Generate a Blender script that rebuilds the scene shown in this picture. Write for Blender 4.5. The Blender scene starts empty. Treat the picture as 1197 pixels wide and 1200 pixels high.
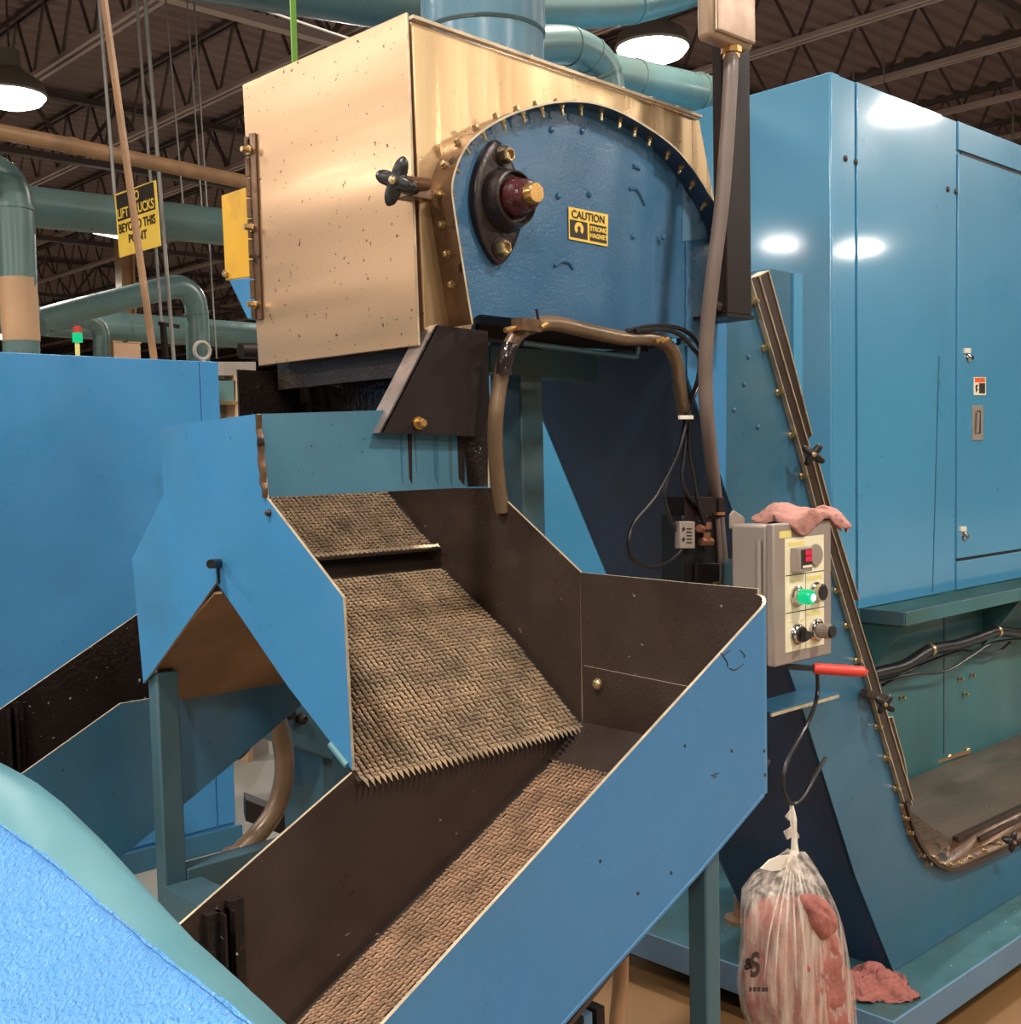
import bpy, math, random
from mathutils import Vector as V, Matrix
random.seed(7)
S = bpy.context.scene
COL = S.collection
# ------------------------------------------------------------------ camera
IW, IH = 1197.0, 1200.0
YAW, PITCH, ROLL, F, CX, CY = .810757615, .068234031, .0213958072, 1380.2182, 615.0724, 633.4101
CAMH = 1.6
cy_, sy_, cp_, sp_ = math.cos(YAW), math.sin(YAW), math.cos(PITCH), math.sin(PITCH)
FW = V((cy_*cp_, sy_*cp_, -sp_)); R0 = V((sy_, -cy_, 0)); D0 = FW.cross(R0)
RT = math.cos(ROLL)*R0 + math.sin(ROLL)*D0
DN = -math.sin(ROLL)*R0 + math.cos(ROLL)*D0
cd = bpy.data.cameras.new('camera'); cam = bpy.data.objects.new('camera', cd); COL.objects.link(cam)
cd.sensor_fit = 'HORIZONTAL'; cd.sensor_width = 36; cd.lens = F/IW*36
cd.shift_x = -(CX-IW/2)/IW; cd.shift_y = (CY-IH/2)/IW
cd.clip_start = .02; cd.clip_end = 300
cam.matrix_world = Matrix(((RT.x, -DN.x, -FW.x, 0), (RT.y, -DN.y, -FW.y, 0), (RT.z, -DN.z, -FW.z, CAMH), (0, 0, 0, 1)))
S.camera = cam
# ------------------------------------------------------------------ world, exposure
w = bpy.data.worlds.new('world'); S.world = w; w.use_nodes = True
w.node_tree.nodes['Background'].inputs[0].default_value = (.9, .85, .8, 1)
w.node_tree.nodes['Background'].inputs[1].default_value = .3
S.view_settings.view_transform = 'Standard'; S.view_settings.look = 'None'
S.view_settings.gamma = 1; S.view_settings.use_curve_mapping = False
S.view_settings.exposure = 0.0
S.cycles.use_denoising = True
S.cycles.max_bounces = 6
LAMP_W = 260.0
LAMP_Z = 6.0
LAMPS = [(10.03, 8.39), (5.45, 14.3), (9.98, 27.2),                       # the ones in view
         (-1.5, 7.6), (-6.5, 4.5), (-6.0, 12.5), (-1.2, 1.3), (-3.2, -3.8), (2.6, -2.2), (4.4, 2.9),
         (8.5, -2.6), (13.8, -3.0), (3.0, -8.4), (10, -8.6), (-6.5, -8.2), (22.2, -8.7), (-9.9, .6), (16.5, 2.9), (-12, 10.5), (-13.3, 13.8),
         (19.6, 41.4), (14.5, 39.4), (12.3, 17.4), (18.3, 17.05), (24, 26.95)]  # last three added out of sight behind the machine to brighten the far hall

# ------------------------------------------------------------------ helpers
def ray(x, y): return (RT*(x-CX) + DN*(y-CY) + FW*F)/F
def _on(x, y, a, v):
    d = ray(x, y); o = V((0, 0, CAMH)); return o + d*((v-o[a])/d[a])
def X(x, y, v): return _on(x, y, 0, v)
def Y(x, y, v): return _on(x, y, 1, v)
def Z(x, y, v): return _on(x, y, 2, v)
def lin(c): c /= 255.0; return c/12.92 if c <= .04045 else ((c+.055)/1.055)**2.4
def C(r, g, b): return (lin(r), lin(g), lin(b), 1)

class MB:
    def __init__(s): s.v = []; s.f = []; s.m = []; s.sm = []
    def face(s, idx, m=0, sm=False): s.f.append(tuple(idx)); s.m.append(m); s.sm.append(sm)
    def add(s, vs):
        b = len(s.v); s.v += [V(p) for p in vs]; return b
    def plate(s, pts, off, mf=0, mb=0, me=0):
        off = V(off); n = len(pts); a = s.add(pts); b = s.add([V(p)+off for p in pts])
        s.face(range(a, a+n), mf); s.face([b+n-1-i for i in range(n)], mb)
        for i in range(n):
            j = (i+1) % n; s.face((a+i, b+i, b+j, a+j), me)
        return s
    def box(s, lo, hi, m=0):
        x0, y0, z0 = lo; x1, y1, z1 = hi
        return s.plate([(x0, y0, z0), (x1, y0, z0), (x1, y1, z0), (x0, y1, z0)], (0, 0, z1-z0), m, m, m)
    def bar(s, a, b, w, h=None, m=0, up=(0, 0, 1)):
        a, b, up = V(a), V(b), V(up); h = h or w
        d = (b-a).normalized(); sd = d.cross(up)
        if sd.length < 1e-4: sd = d.cross(V((0, 1, 0)))
        sd.normalize(); u = sd.cross(d)
        return s.plate([a+sd*w/2+u*h/2, a-sd*w/2+u*h/2, a-sd*w/2-u*h/2, a+sd*w/2-u*h/2], b-a, m, m, m)
    def rings(s, rs, m=0, sm=True, cap=True, closed=True):
        n = len(rs[0]); bs = [s.add(r) for r in rs]
        for k in range(len(rs)-1):
            for i in range(n if closed else n-1):
                j = (i+1) % n; s.face((bs[k]+i, bs[k]+j, bs[k+1]+j, bs[k+1]+i), m, sm)
        if cap:
            s.face([bs[0]+n-1-i for i in range(n)], m); s.face([bs[-1]+i for i in range(n)], m)
        return s
    def tube(s, pts, r, n=10, m=0, curve=True, sub=6):
        pts = [V(p) for p in pts]; rr = r if isinstance(r, (list, tuple)) else [r]*len(pts)
        if curve and len(pts) > 2:
            q = []; q2 = []
            for i in range(len(pts)-1):
                p0, p1, p2, p3 = pts[max(i-1, 0)], pts[i], pts[i+1], pts[min(i+2, len(pts)-1)]
                for k in range(sub):
                    t = k/sub
                    q.append(.5*((2*p1)+(p2-p0)*t+(2*p0-5*p1+4*p2-p3)*t*t+(3*p1-p0-3*p2+p3)*t**3)); q2.append(rr[i]+(rr[i+1]-rr[i])*t)
            q.append(pts[-1]); q2.append(rr[-1]); pts, rr = q, q2
        rs = []; up = None
        for i, p in enumerate(pts):
            d = (pts[min(i+1, len(pts)-1)]-pts[max(i-1, 0)]).normalized()
            if up is None: up = d.cross(V((.3, .2, 1))).normalized()
            up = (up - d*up.dot(d)).normalized(); sd = d.cross(up)
            rs.append([p+(up*math.cos(6.28319*k/n)+sd*math.sin(6.28319*k/n))*rr[i] for k in range(n)])
        return s.rings(rs, m)
    def lathe(s, o, ax, prof, n=20, m=0, sm=True):
        o, ax = V(o), V(ax).normalized(); a = ax.cross(V((.31, .17, .93))).normalized(); b = ax.cross(a)
        return s.rings([[o+ax*h+(a*math.cos(6.28319*k/n)+b*math.sin(6.28319*k/n))*max(r, 1e-4) for k in range(n)] for r, h in prof], m, sm)
    def mesh(s, name, mats, shift=V((0, 0, 0))):
        me = bpy.data.meshes.new(name)
        me.from_pydata([tuple(p-shift) for p in s.v], [], s.f)
        for m_ in (mats if isinstance(mats, (list, tuple)) else [mats]): me.materials.append(m_)
        me.polygons.foreach_set('material_index', s.m); me.polygons.foreach_set('use_smooth', s.sm)
        import bmesh
        bm = bmesh.new(); bm.from_mesh(me); bmesh.ops.recalc_face_normals(bm, faces=bm.faces); bm.to_mesh(me); bm.free()
        me.set_sharp_from_angle(angle=.7); me.update(); return me

WL = {}
def put(o, parent, wl):
    COL.objects.link(o)
    if parent is not None: o.parent = parent; o.location = wl - WL[parent.name]
    else: o.location = wl
    WL[o.name] = wl; return o
def tag(o, label=None, cat=None, group=None, kind=None):
    for k, v in (('label', label), ('category', cat), ('group', group), ('kind', kind)):
        if v: o[k] = v
    return o
def bevel(o, wd, seg=2):
    md = o.modifiers.new('bevel', 'BEVEL'); md.width = wd; md.segments = seg; md.limit_method = 'ANGLE'; return o
def thing(name, loc, label, cat, group=None):
    o = bpy.data.objects.new(name, None); o.empty_display_size = .1
    put(o, None, V(loc)); return tag(o, label, cat, group)
def part(name, mb, mats, parent, bv=None, label=None, kind=None):
    o = bpy.data.objects.new(name, mb.mesh(name, mats, WL[parent.name])); put(o, parent, WL[parent.name].copy())
    if bv: bevel(o, bv)
    return tag(o, label, None, None, kind)
def solo(name, mb, mats, label, cat, group=None, bv=None, kind=None):
    xs = [p.x for p in mb.v]; ys = [p.y for p in mb.v]; zs = [p.z for p in mb.v]
    c = V(((min(xs)+max(xs))/2, (min(ys)+max(ys))/2, min(zs)))
    o = bpy.data.objects.new(name, mb.mesh(name, mats, c)); put(o, None, c)
    if bv: bevel(o, bv)
    return tag(o, label, cat, group, kind)
def inst(name, me, parent, pos):
    o = bpy.data.objects.new(name, me); return put(o, parent, V(pos))
def text(name, s, size, o, right, up, mat, parent, depth=.0006, align='CENTER', bold=0.0):
    cu = bpy.data.curves.new(name, 'FONT'); cu.body = s; cu.size = size; cu.align_x = align; cu.align_y = 'CENTER'; cu.extrude = depth; cu.offset = bold
    t = bpy.data.objects.new(name, cu); COL.objects.link(t)
    dg = bpy.context.evaluated_depsgraph_get(); me = bpy.data.meshes.new_from_object(t.evaluated_get(dg))
    bpy.data.objects.remove(t); me.materials.clear(); me.materials.append(mat)
    right = V(right).normalized(); up = V(up); up = (up-right*up.dot(right)).normalized(); nz = right.cross(up)
    M = Matrix(((right.x, up.x, nz.x, o[0]), (right.y, up.y, nz.y, o[1]), (right.z, up.z, nz.z, o[2]), (0, 0, 0, 1)))
    M.translation -= WL[parent.name]; me.transform(M); me.name = name
    q = bpy.data.objects.new(name, me); return put(q, parent, WL[parent.name].copy())

# ------------------------------------------------------------------ materials
def mat(name, base, rough=.5, metal=0, var=.12, vscale=3.0, bump=0, bscale=300, stretch=(1, 1, 1), dirt=None, damt=.0, dscale=60, dthr=.66,
        grime=None, gamt=0, gscale=2.5, emit=None, estr=0, coat=0, rvar=.1, wave=0, wscale=4, spec=None, bdist=.002, coatr=.15):
    m = bpy.data.materials.new(name); m.use_nodes = True; N = m.node_tree.nodes; L = m.node_tree.links
    b = N['Principled BSDF']; b.inputs['Roughness'].default_value = rough; b.inputs['Metallic'].default_value = metal
    b.inputs['Coat Weight'].default_value = coat; b.inputs['Coat Roughness'].default_value = coatr
    if spec is not None: b.inputs['Specular IOR Level'].default_value = spec
    if emit: b.inputs['Emission Color'].default_value = emit; b.inputs['Emission Strength'].default_value = estr
    tc = N.new('ShaderNodeTexCoord'); mp = N.new('ShaderNodeMapping'); mp.inputs['Scale'].default_value = stretch
    L.new(tc.outputs['Object'], mp.inputs['Vector'])
    def noise(sc, det=4, raw=False):
        n = N.new('ShaderNodeTexNoise'); n.inputs['Scale'].default_value = sc; n.inputs['Detail'].default_value = det
        L.new(tc.outputs['Object'] if raw else mp.outputs[0], n.inputs['Vector']); return n
    def ramp(src, p0, p1, c0=(0, 0, 0, 1), c1=(1, 1, 1, 1)):
        r = N.new('ShaderNodeValToRGB'); r.color_ramp.elements[0].position = p0; r.color_ramp.elements[1].position = p1
        r.color_ramp.elements[0].color = c0; r.color_ramp.elements[1].color = c1; L.new(src, r.inputs[0]); return r
    n1 = noise(vscale, 6)
    k0 = tuple(c*(1-var) for c in base[:3])+(1,); k1 = tuple(min(1, c*(1+var)) for c in base[:3])+(1,)
    col = ramp(n1.outputs[0], .3, .7, k0, k1).outputs[0]
    def over(col, fac, c2):
        x = N.new('ShaderNodeMix'); x.data_type = 'RGBA'; L.new(fac, x.inputs[0]); L.new(col, x.inputs[6]); x.inputs[7].default_value = c2
        return x.outputs[2]
    if grime: col = over(col, ramp(noise(gscale, 8).outputs[0], .62-gamt*.35, .8, (0, 0, 0, 1), (.85, .85, .85, 1)).outputs[0], grime)
    if dirt: col = over(col, ramp(noise(dscale, 2, True).outputs[0], dthr, dthr+.04).outputs[0], dirt)
    L.new(col, b.inputs['Base Color'])
    if rvar:
        r = ramp(noise(vscale*2.3).outputs[0], .3, .7, (max(rough-rvar, .02),)*3+(1,), (rough+rvar,)*3+(1,)); L.new(r.outputs[0], b.inputs['Roughness'])
    nrm = None
    for st, sc, ds in ((bump, bscale, bdist), (wave, wscale, .03)):
        if st:
            q = N.new('ShaderNodeBump'); q.inputs['Strength'].default_value = st; q.inputs['Distance'].default_value = ds
            L.new(noise(sc, 2 if ds < .02 else 0, ds < .02).outputs[0], q.inputs['Height'])
            if nrm: L.new(nrm, q.inputs['Normal'])
            nrm = q.outputs[0]
    if nrm: L.new(nrm, b.inputs['Normal'])
    return m
GR = C(60, 62, 48); BR = C(52, 38, 28)
M = {}
M['blue'] = mat('blue_paint', C(62, 128, 176), .34, bump=.12, bscale=420, var=.08, dirt=C(24, 40, 56), dscale=55, dthr=.755, grime=C(68, 110, 136), gamt=.08)
M['blue_old'] = mat('blue_grey_paint', C(68, 116, 138), .38, bump=.12, bscale=420, var=.12, dirt=C(46, 50, 48), dscale=60, dthr=.72, grime=C(78, 92, 92), gamt=.3, gscale=4)
M['blue_arch'] = mat('blue_gloss_paint', C(64, 106, 140), .24, bump=.3, bscale=220, var=.08, wave=.18, wscale=7, dirt=C(30, 50, 66), dscale=60, dthr=.76, grime=C(62, 96, 118), gamt=.1)
M['blue_side_shade'] = mat('blue_side_shade_paint', C(50, 98, 124), .36, bump=.15, bscale=380, var=.12, dirt=C(24, 44, 58), dscale=50, dthr=.74, grime=C(60, 94, 104), gamt=.25)  # darker than the front blue: shade of side faces put into the colour
M['cab'] = mat('cabinet_blue_paint', C(76, 148, 186), .3, bump=.03, bscale=260, var=.06, vscale=1.5, wave=.025, wscale=5, rvar=.04, coat=.7, coatr=.07)
M['cab_low'] = mat('green_blue_stained_paint', C(58, 108, 112), .42, bump=.1, var=.15, grime=C(50, 74, 64), gamt=.6, gscale=2.2, stretch=(1, 1, .3))
M['tray'] = mat('tray_paint', C(66, 108, 114), .42, bump=.15, var=.2, grime=C(62, 66, 50), gamt=.45, gscale=5, dirt=C(190, 190, 150), dscale=70, dthr=.72)
M['tray_edge'] = mat('tray_lip_paint', C(92, 126, 152), .4, var=.1, dirt=C(60, 62, 60), dscale=60, dthr=.74)
M['navy_shade'] = mat('blue_underside_shade', C(38, 58, 86), .45, var=.15, vscale=2)  # shade on downward and inner faces is painted into this blue
M['teal'] = mat('teal_frame_paint', C(62, 92, 102), .42, var=.12, bump=.1, grime=C(84, 90, 78), gamt=.3, gscale=6)
M['duct'] = mat('teal_duct_paint', C(90, 116, 114), .33, var=.15, vscale=2, bump=.15, bscale=120, grime=C(98, 108, 98), gamt=.3)
M['duct_blue'] = mat('blue_duct_paint', C(98, 138, 162), .3, var=.14, bump=.2, bscale=90, stretch=(1, 1, .3), grime=C(78, 102, 112), gamt=.4)
M['steel'] = mat('tan_stained_stainless_steel', C(206, 170, 136), .36, metal=.8, var=.06, vscale=2.5, bump=.05, bscale=500, stretch=(1, .14, 1.5), dirt=C(84, 56, 34), dscale=85, dthr=.695,
                 grime=C(190, 150, 112), gamt=.15, gscale=3, wave=.3, wscale=4.5)
M['steel_side'] = mat('streaked_stainless_steel', C(222, 190, 146), .33, metal=.76, var=.14, vscale=5, bump=.05, bscale=500, stretch=(3.2, 1, .16), dirt=C(110, 76, 44), dscale=80, dthr=.74,
                      grime=C(180, 140, 94), gamt=.25, gscale=2.4, wave=.22, wscale=2.4)
M['rim'] = mat('brown_oily_steel', C(112, 84, 62), .33, metal=.5, var=.25, vscale=9, bump=.3, bscale=60, dirt=C(40, 28, 20), dscale=30, dthr=.62)
M['edge'] = mat('worn_bare_edge', C(196, 178, 150), .4, metal=.4, var=.25, vscale=30, rvar=0)
M['oil'] = mat('dark_oily_steel', C(58, 46, 40), .36, metal=.1, var=.2, vscale=5, bump=.5, bscale=160, dirt=C(150, 136, 124), dscale=75, dthr=.735, grime=C(78, 64, 56), gamt=.2, gscale=4)
M['oil_wet'] = mat('wet_black_oily_steel', C(36, 29, 27), .2, var=.3, vscale=8, bump=.9, bscale=90, dirt=C(190, 180, 170), dscale=95, dthr=.725)
M['black'] = mat('black_steel', C(38, 29, 27), .45, var=.15, bump=.15, bscale=200, spec=.2)
M['rail'] = mat('dark_brown_rail', C(58, 42, 32), .38, metal=.2, var=.2, bump=.1)
M['scale'] = mat('tan_expanded_steel', C(216, 190, 158), .26, metal=.55, var=.32, vscale=18, rvar=.08)
M['scale2'] = mat('bronze_expanded_steel', C(220, 182, 150), .28, metal=.5, var=.32, vscale=18, rvar=.08)
M['plastic'] = mat('black_plastic', C(30, 26, 25), .35, var=.1)
M['bolt'] = mat('zinc_bolt', C(196, 172, 130), .3, metal=.85, var=.2, vscale=60)
M['brass'] = mat('brass', C(206, 160, 96), .3, metal=.85, var=.15)
M['copper'] = mat('copper_fitting', C(190, 130, 100), .35, metal=.7, var=.2)
M['cast'] = mat('greasy_cast_iron', C(56, 46, 44), .36, metal=.4, var=.25, vscale=20, bump=.5, bscale=90)
M['grease'] = mat('red_grease', C(74, 34, 36), .25, var=.4, vscale=40, bump=1, bscale=60, dirt=C(170, 150, 150), dscale=50, dthr=.68)
M['conduit'] = mat('grey_brown_conduit', C(112, 96, 88), .45, var=.1, vscale=10)
M['hose'] = mat('oily_brown_hose', C(110, 88, 66), .36, metal=.25, var=.2, vscale=12, bump=.3, bscale=60)
M['rust'] = mat('rust_brown_pipe', C(150, 112, 78), .5, var=.25, vscale=6, bump=.3, bscale=60)
M['cable'] = mat('black_cable', C(26, 25, 28), .35, var=.1)
M['grey'] = mat('grey_box_paint', C(150, 136, 126), .4, var=.08, bump=.1, grime=C(112, 96, 84), gamt=.25, gscale=6)
M['panel'] = mat('pale_cream_panel', C(240, 230, 196), .35, var=.05)
M['jbox'] = mat('tan_cast_metal', C(176, 148, 126), .42, metal=.4, var=.12, vscale=8, bump=.15, bscale=120)
M['panel_y'] = mat('yellow_tape', C(232, 214, 130), .45, var=.05)
M['ink'] = mat('dark_print', C(44, 34, 28), .5, var=.05)
M['yellow'] = mat('yellow_sign', C(246, 206, 84), .45, var=.06, grime=C(206, 164, 66), gamt=.1)
M['yellow_box'] = mat('scuffed_yellow_paint', C(222, 168, 44), .42, var=.15, grime=C(70, 56, 36), gamt=.45, gscale=7)
M['orange'] = mat('orange_print', C(232, 92, 44), .45, var=.05)
M['white'] = mat('white_plastic', C(230, 222, 206), .4, var=.05)
M['chrome'] = mat('chrome', C(190, 186, 180), .15, metal=1, var=.05)
M['green_lens'] = mat('lit_green_lens', C(10, 110, 66), .2, var=.1, emit=(.0, .62, .25, 1), estr=.8)
M['green_core'] = mat('lit_lamp_core', C(200, 255, 230), .2, var=.05, emit=(.65, 1, .85, 1), estr=3)
M['red_digit'] = mat('lit_red_digit', C(160, 10, 40), .3, var=.05, emit=(1, .02, .08, 1), estr=.9)
M['red_grip'] = mat('red_rubber_grip', C(216, 66, 54), .4, var=.08)
M['red_lens'] = mat('red_lens', C(190, 60, 50), .3, var=.05)
M['rag'] = mat('pink_cotton_rag', C(178, 126, 114), .85, var=.15, vscale=10, bump=1, bscale=120, rvar=0, grime=C(136, 84, 76), gamt=.3, gscale=14)
M['rag_red'] = mat('red_pink_cotton_rag', C(168, 102, 92), .85, var=.2, vscale=10, bump=1, bscale=110, rvar=0, grime=C(112, 64, 56), gamt=.35, gscale=14)
M['drum'] = mat('bright_blue_hammered_paint', C(84, 148, 212), .22, var=.05, vscale=8, bump=.9, bscale=260, rvar=.03, bdist=.005)
M['blue_trough'] = mat('blue_trough_paint', C(62, 120, 166), .34, bump=.12, bscale=420, var=.06, dirt=C(24, 40, 56), dscale=60, dthr=.77, grime=C(76, 116, 134), gamt=.4, gscale=1.6)
M['drum_lip'] = mat('teal_lip_paint', C(84, 132, 142), .4, var=.1, bump=.1, dirt=C(170, 168, 80), dscale=3, dthr=.74)
M['strap'] = mat('green_strap', C(120, 176, 66), .5, var=.1)
M['deck'] = mat('brown_roof_deck', C(132, 108, 103), .6, var=.12, vscale=.6)
M['joist'] = mat('dark_steel_joist', C(84, 68, 66), .5, var=.15, vscale=1)
M['lit_chord'] = mat('pale_lit_joist_chord', C(176, 154, 146), .5, var=.15, vscale=1)  # light on the bottom chords is painted in as a paler tone
M['wall'] = mat('pale_hall_wall', C(150, 136, 122), .8, var=.08, vscale=.4)
M['colm'] = mat('tan_column_paint', C(190, 150, 112), .5, var=.1)
M['lens'] = mat('lit_lamp_lens', C(255, 246, 236), .3, var=.01, emit=(1, .93, .84, 1), estr=14, rvar=0)
M['lampbody'] = mat('grey_lamp_housing', C(150, 146, 140), .4, metal=.5)
M['floor'] = mat('grey_concrete_floor', C(150, 144, 132), .55, var=.16, vscale=1.2, bump=.15, bscale=40, grime=C(120, 96, 66), gamt=.2, gscale=.9)
def stain(m, c, r, colr):
    N = m.node_tree.nodes; L = m.node_tree.links; b = N['Principled BSDF']; old = b.inputs['Base Color'].links[0].from_socket
    g = N.new('ShaderNodeNewGeometry'); d = N.new('ShaderNodeVectorMath'); d.operation = 'DISTANCE'; d.inputs[1].default_value = c; L.new(g.outputs['Position'], d.inputs[0])
    n = N.new('ShaderNodeTexNoise'); n.inputs['Scale'].default_value = 3; L.new(g.outputs['Position'], n.inputs['Vector'])
    a = N.new('ShaderNodeMath'); a.operation = 'MULTIPLY_ADD'; a.inputs[1].default_value = 1.6; L.new(n.outputs[0], a.inputs[0]); L.new(d.outputs['Value'], a.inputs[2])
    r_ = N.new('ShaderNodeMapRange'); r_.inputs[1].default_value = r; r_.inputs[2].default_value = r+.7; r_.inputs[3].default_value = 1; r_.inputs[4].default_value = 0; L.new(a.outputs[0], r_.inputs[0])
    x = N.new('ShaderNodeMix'); x.data_type = 'RGBA'; L.new(r_.outputs[0], x.inputs[0]); L.new(old, x.inputs[6]); x.inputs[7].default_value = colr; L.new(x.outputs[2], b.inputs['Base Color'])
stain(M['floor'], (2.2, 1.2, 0), 2.6, C(124, 90, 52))
M['bed'] = mat('worn_brown_bed_steel', C(112, 98, 84), .36, metal=.3, var=.25, vscale=4, bump=.2, bscale=60, stretch=(.6, 1.5, 1), grime=C(70, 54, 42), gamt=.35, gscale=5)
M['tube'] = mat('lit_white_tube', C(250, 250, 250), .4, var=.01, emit=(1, .97, .93, 1), estr=5, rvar=0)
def bagmat():
    m = bpy.data.materials.new('clear_plastic_film'); m.use_nodes = True; N = m.node_tree.nodes; L = m.node_tree.links
    b = N['Principled BSDF']; b.inputs['Base Color'].default_value = C(236, 222, 206); b.inputs['Roughness'].default_value = .28
    tr = N.new('ShaderNodeBsdfTransparent'); mx = N.new('ShaderNodeMixShader')
    tc = N.new('ShaderNodeTexCoord'); mp = N.new('ShaderNodeMapping'); mp.inputs['Scale'].default_value = (60, 60, 7)
    n = N.new('ShaderNodeTexNoise'); n.inputs['Scale'].default_value = 1; n.inputs['Detail'].default_value = 3
    r = N.new('ShaderNodeValToRGB'); r.color_ramp.elements[0].position = .38; r.color_ramp.elements[1].position = .74
    r.color_ramp.elements[0].color = (.1,)*3+(1,); r.color_ramp.elements[1].color = (.62,)*3+(1,)
    L.new(tc.outputs['Object'], mp.inputs[0]); L.new(mp.outputs[0], n.inputs[0]); L.new(n.outputs[0], r.inputs[0])
    L.new(r.outputs[0], mx.inputs[0]); L.new(tr.outputs[0], mx.inputs[1]); L.new(b.outputs[0], mx.inputs[2]); L.new(mx.outputs[0], N['Material Output'].inputs[0])
    return m
M['film'] = bagmat()

# ------------------------------------------------------------------ hall
X0, X1, Y0, Y1, DZ = -16, 62, -16, 66, 7.5
mb = MB().box((X0, Y0, -.2), (X1, Y1, 0)); tag(solo('floor', mb, M['floor'], None, None), kind='structure')
mb = MB(); prof = []; n = int((Y1-Y0)/.3)
for i in range(n):
    y = Y0+i*.3
    prof += [(y, 0), (y+.10, 0), (y+.14, .05), (y+.26, .05)]
prof.append((Y1, 0)); prof.append((Y1, .3)); prof.append((Y0, .3))
mb.plate([(X0, y, DZ+z) for y, z in prof], (X1-X0, 0, 0))
ceil = tag(solo('ceiling', mb, M['deck'], None, None), kind='structure')
for nm, lo, hi in (('wall_left', (X0, Y1, 0), (X1, Y1+.2, DZ)), ('wall_right', (X0, Y0-.2, 0), (X1, Y0, DZ)), ('wall_far', (X1, Y0, 0), (X1+.2, Y1, DZ)), ('wall_back', (X0-.2, Y0, 0), (X0, Y1, DZ))):
    tag(solo(nm, MB().box(lo, hi), M['wall'], None, None), kind='structure')
# roof joists run along Y
jm = MB(); jh, pan = .85, .9
for z, o in ((0, .05), (jh, .05)):
    for s in (-1, 1): jm.bar((s*o, Y0, z), (s*o, Y1, z), .05, .06, 1 if z == 0 else 0)
for i in range(int((Y1-Y0)/pan)):
    y = Y0+i*pan
    jm.bar((0, y, 0), (0, y+pan/2, jh), .03, m=0); jm.bar((0, y+pan/2, jh), (0, y+pan, 0), .03, m=0)
jme = jm.mesh('joist', [M['joist'], M['lit_chord']])
k = 0
for i in range(34):
    x = -11+i*2.15
    inst('roof_joist', jme, ceil, (x, 0, DZ-jh-.03))
for y in (-5.2, 5.9, 11.5, 18.5, 25, 33, 43):
    g = MB()
    for z in (0, .95): g.bar((X0, y, z), (X1, y, z), .14, .1, 1 if z == 0 and y == 11.5 else 0)
    for i in range(int((X1-X0)/1.5)):
        a = X0+i*1.5; g.bar((a, y, 0), (a+.75, y, .95), .05); g.bar((a+.75, y, .95), (a+1.5, y, 0), .05)
    for p in g.v: p.z += DZ-1.05
    part('roof_girder', g, [M['joist'], M['lit_chord']], ceil)
# high bay lamps
lp = None
for i, (x, y) in enumerate(LAMPS):
    lab = ['bright round high bay lamp above the teal ducts, right of the vertical blue duct', 'bright round high bay lamp at the left edge above the brown pipe',
           'small far lamp glowing at the left edge beside the grey vertical duct'][i] if i < 3 else 'round high bay lamp hanging from the roof joists out of view'
    t = thing('high_bay_lamp', (x, y, LAMP_Z), lab, 'lamp', 'high bay lamps')
    if lp is None:
        a = MB().lathe((0, 0, 0), (0, 0, 1), [(.39, -.02), (.41, 0), (.36, .14), (.2, .24), (.13, .3), (.12, .5), (.05, .52)], 28)
        b = MB().lathe((0, 0, 0), (0, 0, -1), [(.37, -.01), (.385, .02), (.33, .09), (.2, .14), (.02, .16)], 28)
        c = MB().bar((0, 0, .5), (0, 0, DZ-LAMP_Z-.004), .02)
        lp = (a.mesh('lamp_housing', M['lampbody']), b.mesh('lens', M['lens']), c.mesh('stem', M['joist']))
    for nm, me in zip(('lamp_housing', 'lens', 'stem'), lp): inst(nm, me, t, (x, y, LAMP_Z))
    ld = bpy.data.lights.new('lamp_light', 'AREA'); ld.shape = 'DISK'; ld.size = .75; ld.energy = LAMP_W; ld.color = (1, .93, .84)
    lo = bpy.data.objects.new('lamp_light', ld); put(lo, t, V((x, y, LAMP_Z-.19)))
# columns of the hall, far
for x, y in ((Y(147, 330, 24).x, 24), (40, 40), (44, 14)):
    lab = 'tan steel building column standing far behind the yellow lift truck sign' if y == 24 else 'tan steel building column far away in the hall, mostly hidden'
    mb = MB()
    for dx in (-.13, .13): mb.box((x+dx-.02, y-.15, 0), (x+dx+.02, y+.15, DZ-1.0))
    mb.box((x-.12, y-.02, 0), (x+.12, y+.02, DZ-1.0))
    solo('building_column', mb, M['colm'], lab, 'column', 'building columns' if y != 24 else None)

# ------------------------------------------------------------------ shared bolt meshes (axis toward -Y)
def hexbolt(r, h, m):
    b = MB().lathe((0, 0, 0), (0, -1, 0), [(r*1.35, 0), (r*1.35, h*.25), (r*.2, h*.25)], 10, sm=False)
    b.lathe((0, -h*.25, 0), (0, -1, 0), [(r, 0), (r, h*.75), (r*.8, h)], 6, sm=False); return b.mesh('bolt', m)
B6 = hexbolt(.0055, .012, M['bolt']); B8 = hexbolt(.007, .016, M['bolt']); B6d = MB().lathe((0, 0, 0), (0, -1, 0), [(.0065, 0), (.006, .003), (.004, .0055), (.0005, .0065)], 12).mesh('rivet', M['blue_arch'])
def bolt_to(me, nrm):
    m2 = me.copy(); m2.transform(V((0, -1, 0)).rotation_difference(V(nrm)).to_matrix().to_4x4()); return m2
B8x = bolt_to(B8, (-1, 0, 0)); B6z = bolt_to(B6, (-.9, 0, -.4))
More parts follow.
